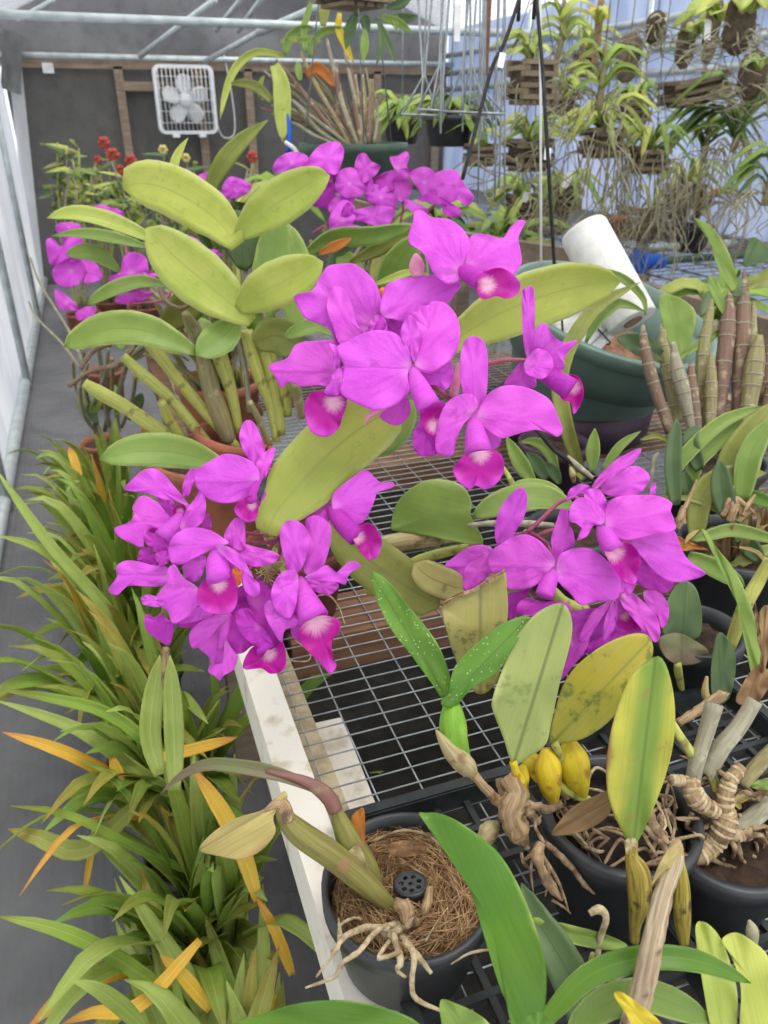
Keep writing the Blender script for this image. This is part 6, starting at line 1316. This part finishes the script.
# orchids hung without a basket: vandas with long dark straps
for i, (x, y, d, n, L, w, mats, dr, lb, nr, rl) in enumerate([
    (735,140,3.35,26,72,6,DK,.6,'large dark strap-leaved orchid hanging bare-rooted before the bluish wall',26,140),
    (705,150,3.6,16,56,6,DK,.7,'smaller dark strap-leaved orchid hanging behind the large one',20,120),
    (768,190,2.6,12,46,6,DK,.7,'dark strap-leaved orchid cut by the frame edge, hanging lowest',16,90),
    (560,48,3.0,9,36,8,LT,.3,'light green orchid fan hanging high between the cords and the rails',14,60),
    (600,95,2.75,12,44,7,GR,.4,'green orchid fan hanging above the tufted basket',12,80)]):
    c = P(x, y, d); s_ = d / FPX; o = empty('hanging_orchid', c, lb, 'orchid', 'bare-rooted orchids hung along the bluish wall')
    fan_leaves(o, c, n, L * s_, w * s_, mats, 400 + i, dr, .8, True)
    T(o, 'stem', mCAN2, [c - V((0, 0, .05)), c + V((.004, 0, .08)), c + V((0, 0, .16))], [.014, .012, .008], 8)
    T(o, 'hanger_wire', mWIRE, [c + V((0, 0, .15)), c + V((0, 0, .3)), hang_pt(c) if c.z + .3 < TOPZ else c + V((0, 0, .34))], .003, 6, 0)
    roots(o, c - V((0, 0, .03)), nr, rl * s_, 500 + i, .06)
# orchids mounted on slabs
for i, (x, y, d, w, h, mt, lb, lv) in enumerate([
    (628,58,3.2,24,44,mBARK,'flat cork slab mount hanging high by the rails, with two holes and no leaves',(0,0,0,GR)),
    (656,28,3.1,20,30,mFIB,'dark fibre mount at the top edge, with a small grey leafless plant',(5,16,4,[mCANG])),
    (686,44,3.2,19,44,mBARK,'upright cork mount with a fan of yellow-green leaves at its side',(9,38,8,LT)),
    (740,22,2.65,30,58,mFIB,'big shaggy fibre mount in the top corner',(6,40,14,LT)),
    (752,76,3.0,30,44,mFIB,'shaggy brown root ball hanging below the corner mount',(4,24,8,GR)),
    (598,32,3.4,8,66,mDRYB,'thin brown upright wooden slat mount beside the cork slab',(6,26,7,[mYEL, mLFA])),
    (712,30,3.1,16,60,mBARK,'narrow cork mount with a broad pale green leaf standing over it',(5,46,17,[mLFA, mST[1]]))]):
    c = P(x, y, d); s_ = d / FPX; o = empty('mounted_orchid', c, lb, 'mounted orchid', 'orchids on hanging mounts')
    r = random.Random(600 + i); W_, H_ = w * s_ * .5, h * s_ * .5; vs = []; fs = []; N = 14; M_ = 9
    for a in range(M_ + 1):
        z = -1 + 2 * a / M_; e = (1 - abs(z) ** 4) ** .5 if abs(z) < 1 else 0
        for b in range(N):
            t = 6.2832 * b / N; q = 1 + r.uniform(-.14, .14); vs.append(c + RT * (W_ * max(.25, e) * math.cos(t) * q) + FH * (W_ * .45 * max(.25, e) * math.sin(t) * q) + V((0, 0, H_ * z)))
    fs = [(a*N+b, a*N+(b+1) % N, (a+1)*N+(b+1) % N, (a+1)*N+b) for a in range(M_) for b in range(N)] + [tuple(range(N))[::-1], tuple(M_*N + b for b in range(N))]
    mk('mount', vs, fs, mt, o)
    T(o, 'hanger_wire', mWIRE, [c + V((0, 0, H_ * .9)), c + V((0, 0, H_ + .05)), V((c.x, c.y, max(TOPZ, c.z + H_ + .08)))], .003, 6, 0)
    if lv[0]: fan_leaves(o, c + V((0, 0, H_ * .2)) - FH * .06, lv[0], lv[1] * s_, lv[2] * s_, lv[3], 700 + i, .3, 1.0)
    if mt is mFIB: roots(o, c - V((0, 0, H_ * .5)), 26, .12, 800 + i, W_)
# small pots and crates on the second bench
for i, (x, y, n, mt, lb) in enumerate([(532, 238, 8, mSLAT, 'low wooden crate of small plants, seen over the timber rail'), (606, 240, 0, mTER, 'terracotta pot standing behind the paper roll'), (648, 236, 8, mSLAT, 'low wooden crate beside the plastic pipe, roots drooping over it'), (690, 250, 12, mTER, 'bare pale twiggy plant on the grey bench beyond the blue nozzle')]):
    q = PZ(x, y, .86); 
    if q.x > 3.4 or q.y > 7.3: q = PX(x, y, 3.3); q.z = .86
    if q.x < 2.3: q = PX(x, y, 2.4); q.z = .86
    o = empty('small_planter', V((q.x, q.y, .852)), lb, 'planter', 'small planters on the grey bench')
    if mt is mTER: pot_mesh(o, V((q.x, q.y, .852)), .09, .13, mTER if i == 1 else mBLK, soil=mSOIL)
    else:
        mb = MB()
        for k_ in range(3):
            for s2 in (-1, 1): mb.box((q.x, q.y + s2 * .1, .88 + k_ * .05), (.30, .02, .034)); mb.box((q.x + s2 * .14, q.y, .905 + k_ * .05), (.02, .24, .03))
        for k_ in range(5): mb.box((q.x - .12 + k_ * .06, q.y, .862), (.03, .22, .018))
        mb.build('crate', mSLAT, o)
    fan_leaves(o, V((q.x, q.y, 1.0)), n, .28, .03, GR if i < 3 else [mCANG, mDRY], 900 + i, .3, 1.0)
# wire pot hangers hung in a bundle
HG = 'wire pot hangers hung in a bundle'
for i, (xs, yb_, ring, lb, d) in enumerate([
    ([(88,0,110,370),(152,0,118,360)], 530, (10,182,548), 'leftmost wire pot hanger of the bundle, its bottom loop lowest', 1.60),
    ([(205,0,188,318),(235,0,208,370)], 505, (85,205,525), 'wire pot hanger with a wide triangular loop, second in the bundle', 1.58),
    ([(328,0,300,330),(338,0,338,315)], 520, (212,380,535), 'wire pot hanger crossing the second one, in the middle of the bundle', 1.62),
    ([(365,0,345,305),(408,0,392,420)], 520, (330,500,540), 'long wire pot hanger whose loop reaches under the slatted basket', 1.56)]):
    o = None; mb = MB(); q0 = P(*px('d6', xs[0][0], 0), d)
    o = empty('wire_hanger', P(*px('d6', ring[0], ring[2]), d), lb, 'hanger', HG)
    ra = P(*px('d6', ring[0], ring[2]), d); rb = P(*px('d6', ring[1], ring[2] + 8), d); rc = (ra + rb) / 2; rx = (rb - ra).length / 2; u = (rb - ra).normalized(); wr = rx * .55
    for j, (x0, y0_, x1, y1) in enumerate(xs):
        a = P(*px('d6', x0, y0_), d); b = P(*px('d6', x1, y1), d)
        for e in ((ra, rc - FH * wr) if j == 0 else (rb, rc + FH * wr)):
            mb = MB(); mb.tube([V((a.x, a.y, TOPZ)), a, b, e], [.0024] * 4, 6); mb.build('arm', mWIRE, o, True)
    mb = MB(); mb.tube([rc + u * (rx * math.cos(t)) + FH * (wr * math.sin(t)) for t in [6.2832 * k_ / 24 for k_ in range(25)]], .0028, 6); mb.build('ring', mWIRE, o, True)
SW = 'straight galvanised wires hung among the cords'
for i, (x0, x1, y1, d) in enumerate([(200,195,640,1.5), (400,385,672,1.55), (412,402,672,1.6), (478,440,672,1.62), (500,475,900,1.58), (505,502,1000,1.66), (470,455,950,1.7), (385,375,980,1.66), (320,300,630,1.7), (128,100,610,1.72)]):
    a, b = P(*px('d6', x0, 0), d), P(*px('d6', x1, y1), d); o = T(None, 'hanging_wire', mWIRE, [V((a.x, a.y, TOPZ)), a, b], .0021, 6, 0)
    tag(o, 'one of the thin straight galvanised wires hanging beside the wire pot hangers', 'wire', SW)
for nm, pts, lb in (('hanging_rope', [(575,-30),(570,0),(500,210),(440,330),(350,672),(300,860)], 'black cord slanting down through the wire hangers towards the magenta blooms'), ('hanging_rope', [(650,-40),(655,0),(680,280),(705,672),(742,1290),(742,1300)], 'black cord hanging straight down in front of the slatted baskets to the tub')):
    d = 1.5; q = [P(*px('d6', *p), d + (.12 if nm and p[1] > 900 else 0)) for p in pts]; q.insert(0, V((q[0].x, q[0].y, TOPZ))); o = T(None, nm, mROPE, q, .0038, 8, 3); tag(o, lb, 'cord')
a, b = P(540, -20, 1.62), P(541, 264, 1.70); o = T(None, 'white_cord', mSTR, [V((a.x, a.y, TOPZ)), a, b], .003, 7, 0); tag(o, 'white cord hanging straight down beside the black cord above the tub', 'cord')
for i, ((x0, y0, x1, y1), d, lb) in enumerate((((458,5,457,42), 1.63, 'narrow white label hanging high among the wire hangers'), ((503,53,500,68), 1.48, 'small white tag tied on the slanting black cord'), ((548,148,547,160), 2.7, 'white tag on the round low slatted basket'), ((571,172,564,188), 3.3, 'white plant label tilted in the low hanging basket'), ((708,20,707,40), 3.0, 'white label beside the broad pale leaf, high by the corner mount'), ((527,192,524,202), 3.2, 'small white plant label below the round basket'))):
    a, b = P(x0, y0, d), P(x1, y1, d); mb = MB(); mb.bar(a, b, .018 * d / 2.2, .002, -FW); o = mb.build('hanging_label', mTAG); tag(o, lb, 'label')
# wood strip among the wires
a, b = P(488, -10, 1.9), P(484, 75, 1.9); mb = MB(); mb.bar(V((a.x, a.y, TOPZ)), b, .018, .012, -FW); o = mb.build('hanging_wood_strip', mWOOD); tag(o, 'brown wooden strip hanging in the bundle of wires', 'wood strip')

# ------------------------------------------------------------------ hanging green planter of old canes
c = P(354, 190, 2.25); H0 = c
hp = empty('hanging_planter', H0, 'hanging green planter full of old brown canes, in front of the dark end wall', 'hanging planter')
mb = MB(); mb.lathe(c, [(.10, 0), (.125, .01), (.150, .10), (.156, .105), (.156, .125), (.146, .125), (.14, .095), (.05, .09)], 36); mb.build('planter', mGRNP, hp, True)
for a in (0.4, 2.5, 4.6):
    p = c + V((.150 * math.cos(a), .150 * math.sin(a), .12)); T(hp, 'hanger_wire', mWIRE, [p, p.lerp(V((c.x, c.y, TOPZ)), .5), V((c.x, c.y, TOPZ))], .0022, 6, 0)
for pts, r, mt in (([(480,560),(400,460),(300,330),(215,230)], [13,14,13,8], mCANR), ([(500,560),(440,450),(360,310),(310,200)], [12,14,12,7], mCAN2), ([(520,560),(470,450),(450,300),(450,240)], [13,13,11,7], mCANR), ([(530,560),(480,430),(440,280),(410,150)], [13,14,13,8], mCANG), ([(545,560),(520,430),(510,320),(490,240)], [16,19,18,12], mCANR),
                   ([(560,555),(530,430),(500,300),(480,200)], [11,12,11,8], mCANG), ([(570,555),(575,440),(590,350)], [14,17,9], mCANR), ([(590,550),(605,450),(600,380)], [10,10,5], mCANG), ([(470,560),(380,500),(280,390),(160,380)], [11,12,11,7], mCANG), ([(450,560),(340,470),(270,420),(200,440)], [10,11,10,7], mCAN2), ([(460,560),(360,520),(300,480),(250,470)], [9,10,9,7], mCANG), ([(520,560),(420,420),(340,290),(320,250)], [10,11,10,6], mCANR), ([(540,555),(545,470),(530,400)], [9,10,6], mROOT), ([(500,560),(395,480),(330,430)], [9,10,7], mCANG)):
    CT(hp, 'cane', mt, 'd7', [(x, y, rng.uniform(-.02, .02) if i else 0) for i, (x, y) in enumerate(pts)], 2.22, [q_ * .72 for q_ in r], 8)
for pts, w, mt in (([(245,215),(140,200),(60,260),(20,360),(0,460)], 8, mLFA), ([(210,250),(235,320),(240,420),(240,545)], 18, mLFA), ([(200,390),(150,340),(100,320),(40,320)], 10, mLFO), ([(250,210),(265,150),(310,115),(360,105)], 10, mLFG), ([(330,200),(320,120),(340,40),(355,-10)], 7, mLFG), ([(395,100),(400,40),(405,-10)], 11, mLFO),
                   ([(345,220),(360,160),(400,120),(490,110)], 8, mLFG), ([(460,50),(455,110),(480,170),(515,245)], 8, mYEL), ([(310,310),(300,270),(300,235)], 7, mLFG), ([(330,290),(370,260),(410,290),(440,335)], 11, mORL), ([(150,370),(155,320),(170,290)], 5, mLFO), ([(300,160),(350,150),(390,160)], 7, mST[1]), ([(230,160),(300,150),(340,165)], 5, mST[1])):
    LF(hp, mt, 'd7', pts, 2.2, w, 'strap', fold=.35)
CT(hp, 'tie', mBLUE, 'd7', [(262,580),(268,520),(262,440)], 2.2, [9,11,7], 8); CT(hp, 'tie', mTAG, 'd7', [(250,545),(285,570),(305,600)], 2.18, [7,8,8], 8)
rr = random.Random(77)
for i in range(40):
    x0 = rr.uniform(440, 600); x1 = x0 + rr.uniform(-300, 20) * (1 if x0 < 540 else .15); y1 = 560 - rr.uniform(120, 300)
    CT(hp, 'cane', [mCANG, mCAN2, mCANR, mROOTP][i % 4], 'd7', [(x0, 560), ((x0 * 1.2 + x1 * .8) / 2, 560 - (560 - y1) * .55), (x1, y1)], 2.24, [6, 7, 4], 6)
# plant in the wooden basket above it
c = P(352, -10, 1.95); wb = empty('hanging_basket', c, 'wooden basket at the top edge with dark drooping leaves, above the green planter', 'hanging basket')
slat_basket(wb, c, .16, .07, 20, 3, .14)
for pts, w, mt in (([(525,50),(500,110),(483,190)], 12, mLFD), ([(560,60),(560,90),(575,120)], 11, mLFD), ([(615,100),(620,170),(600,250)], 8, mLFD), ([(600,70),(640,150),(672,240)], 8, mLFD), ([(555,110),(555,170),(550,240)], 9, mLFG), ([(610,60),(690,90),(740,130)], 9, mLFG), ([(690,90),(670,60),(680,130)], 6, mLFG), ([(640,30),(700,10),(740,-20)], 10, mLFD), ([(660,60),(720,70),(760,60)], 9, mLFD)):
    LF(wb, mt, 'd7', pts, 1.95, w, 'lance', fold=.3)
# bushy green pot on the far bench, behind the wire hangers
c = P(402, 118, 3.6); o = empty('hanging_fern', c, 'bushy fresh green hanging pot before the end wall, left of the wire hangers', 'hanging plant'); o['label'] = 'bushy fresh green hanging pot before the end wall, beside the wire hangers'
pot_mesh(o, c - V((0, 0, .11)), .09, .11, mBLK, soil=mSOIL); fan_leaves(o, c, 40, .22, .035, [mST[0], mST[1], mLFG], 950, .5, .7)
T(o, 'hanger_wire', mWIRE, [c, c + V((0, 0, .3)), V((c.x, c.y, TOPZ))], .003, 6, 0)
c = P(450, 118, 3.0); o = empty('hanging_fern', c, 'dark bushy hanging pot directly behind the wire hanger loops', 'hanging plant')
pot_mesh(o, c - V((0, 0, .10)), .10, .11, mBLK, soil=mSOIL); fan_leaves(o, c, 34, .2, .03, [mLFG, mLFD, mST[1]], 951, .5, .7)
T(o, 'hanger_wire', mWIRE, [c, c + V((0, 0, .3)), V((c.x, c.y, TOPZ))], .003, 6, 0)
# orchid hanging in the gap beside the end wall's post: grey hedge of potted plants along the back
for i, (x, y, d, n, L, lb) in enumerate([(285, 190, 4.4, 22, .40, 'leafy potted plant behind the magenta blooms, at the foot of the green planter'), (440, 215, 4.05, 20, .30, 'leafy potted plant behind the black cord, beyond the wide flower head'), (500, 235, 4.0, 24, .40, 'leafy potted plant under the hanging wires, beside the timber rail'), (720, 285, 2.3, 12, .24, 'small leafy plant on the slatted bench behind the red-brown canes')]):
    q = P(x, y, d); zb_ = 0.006 if q.x < 2.15 else .852
    q2 = V((q.x, q.y, zb_)); o = empty('potted_plant', q2, lb, 'potted plant', 'leafy pots in the background'); hh = max(.12, q.z - .1 - zb_)
    pot_mesh(o, q2, .12, min(.22, hh), mTER if i % 2 else mBLK, soil=mSOIL)
    if hh > .25: T(o, 'stem', mCAN2, [q2 + V((0, 0, .18)), q2 + V((.01, 0, hh * .6)), q2 + V((0, 0, hh))], [.02, .018, .015], 8)
    fan_leaves(o, q2 + V((0, 0, hh)), n, L, .045, GR + DK, 960 + i, .35, 1.0)
SKY, SUN, EXPO = 1.25, 1.9, 0.5
# ------------------------------------------------------------------ daylight
w = bpy.data.worlds.new('sky'); sc.world = w; w.use_nodes = True; nt = w.node_tree; bg = nt.nodes['Background']
tc = nt.nodes.new('ShaderNodeTexCoord'); sx = nt.nodes.new('ShaderNodeSeparateXYZ'); nt.links.new(tc.outputs['Generated'], sx.inputs[0])
rp = nt.nodes.new('ShaderNodeValToRGB'); nt.links.new(sx.outputs['Z'], rp.inputs[0])
e = rp.color_ramp.elements; e[0].position = 0.0; e[0].color = (.80, .84, .90, 1); e[1].position = .7; e[1].color = (1.0, 1.0, 1.0, 1)
nt.links.new(rp.outputs[0], bg.inputs[0]); bg.inputs[1].default_value = SKY
sd = bpy.data.lights.new('sun', 'SUN'); sd.energy = SUN; sd.angle = R(22); sd.color = (1, .96, .90)
so = bpy.data.objects.new('sun', sd); col.objects.link(so); so.rotation_euler = V((-.22, .20, -1)).to_track_quat('-Z', 'Y').to_euler()
sc.view_settings.exposure = EXPO
sc.cycles.max_bounces = 8; sc.cycles.transparent_max_bounces = 12; sc.cycles.diffuse_bounces = 4; sc.cycles.transmission_bounces = 5
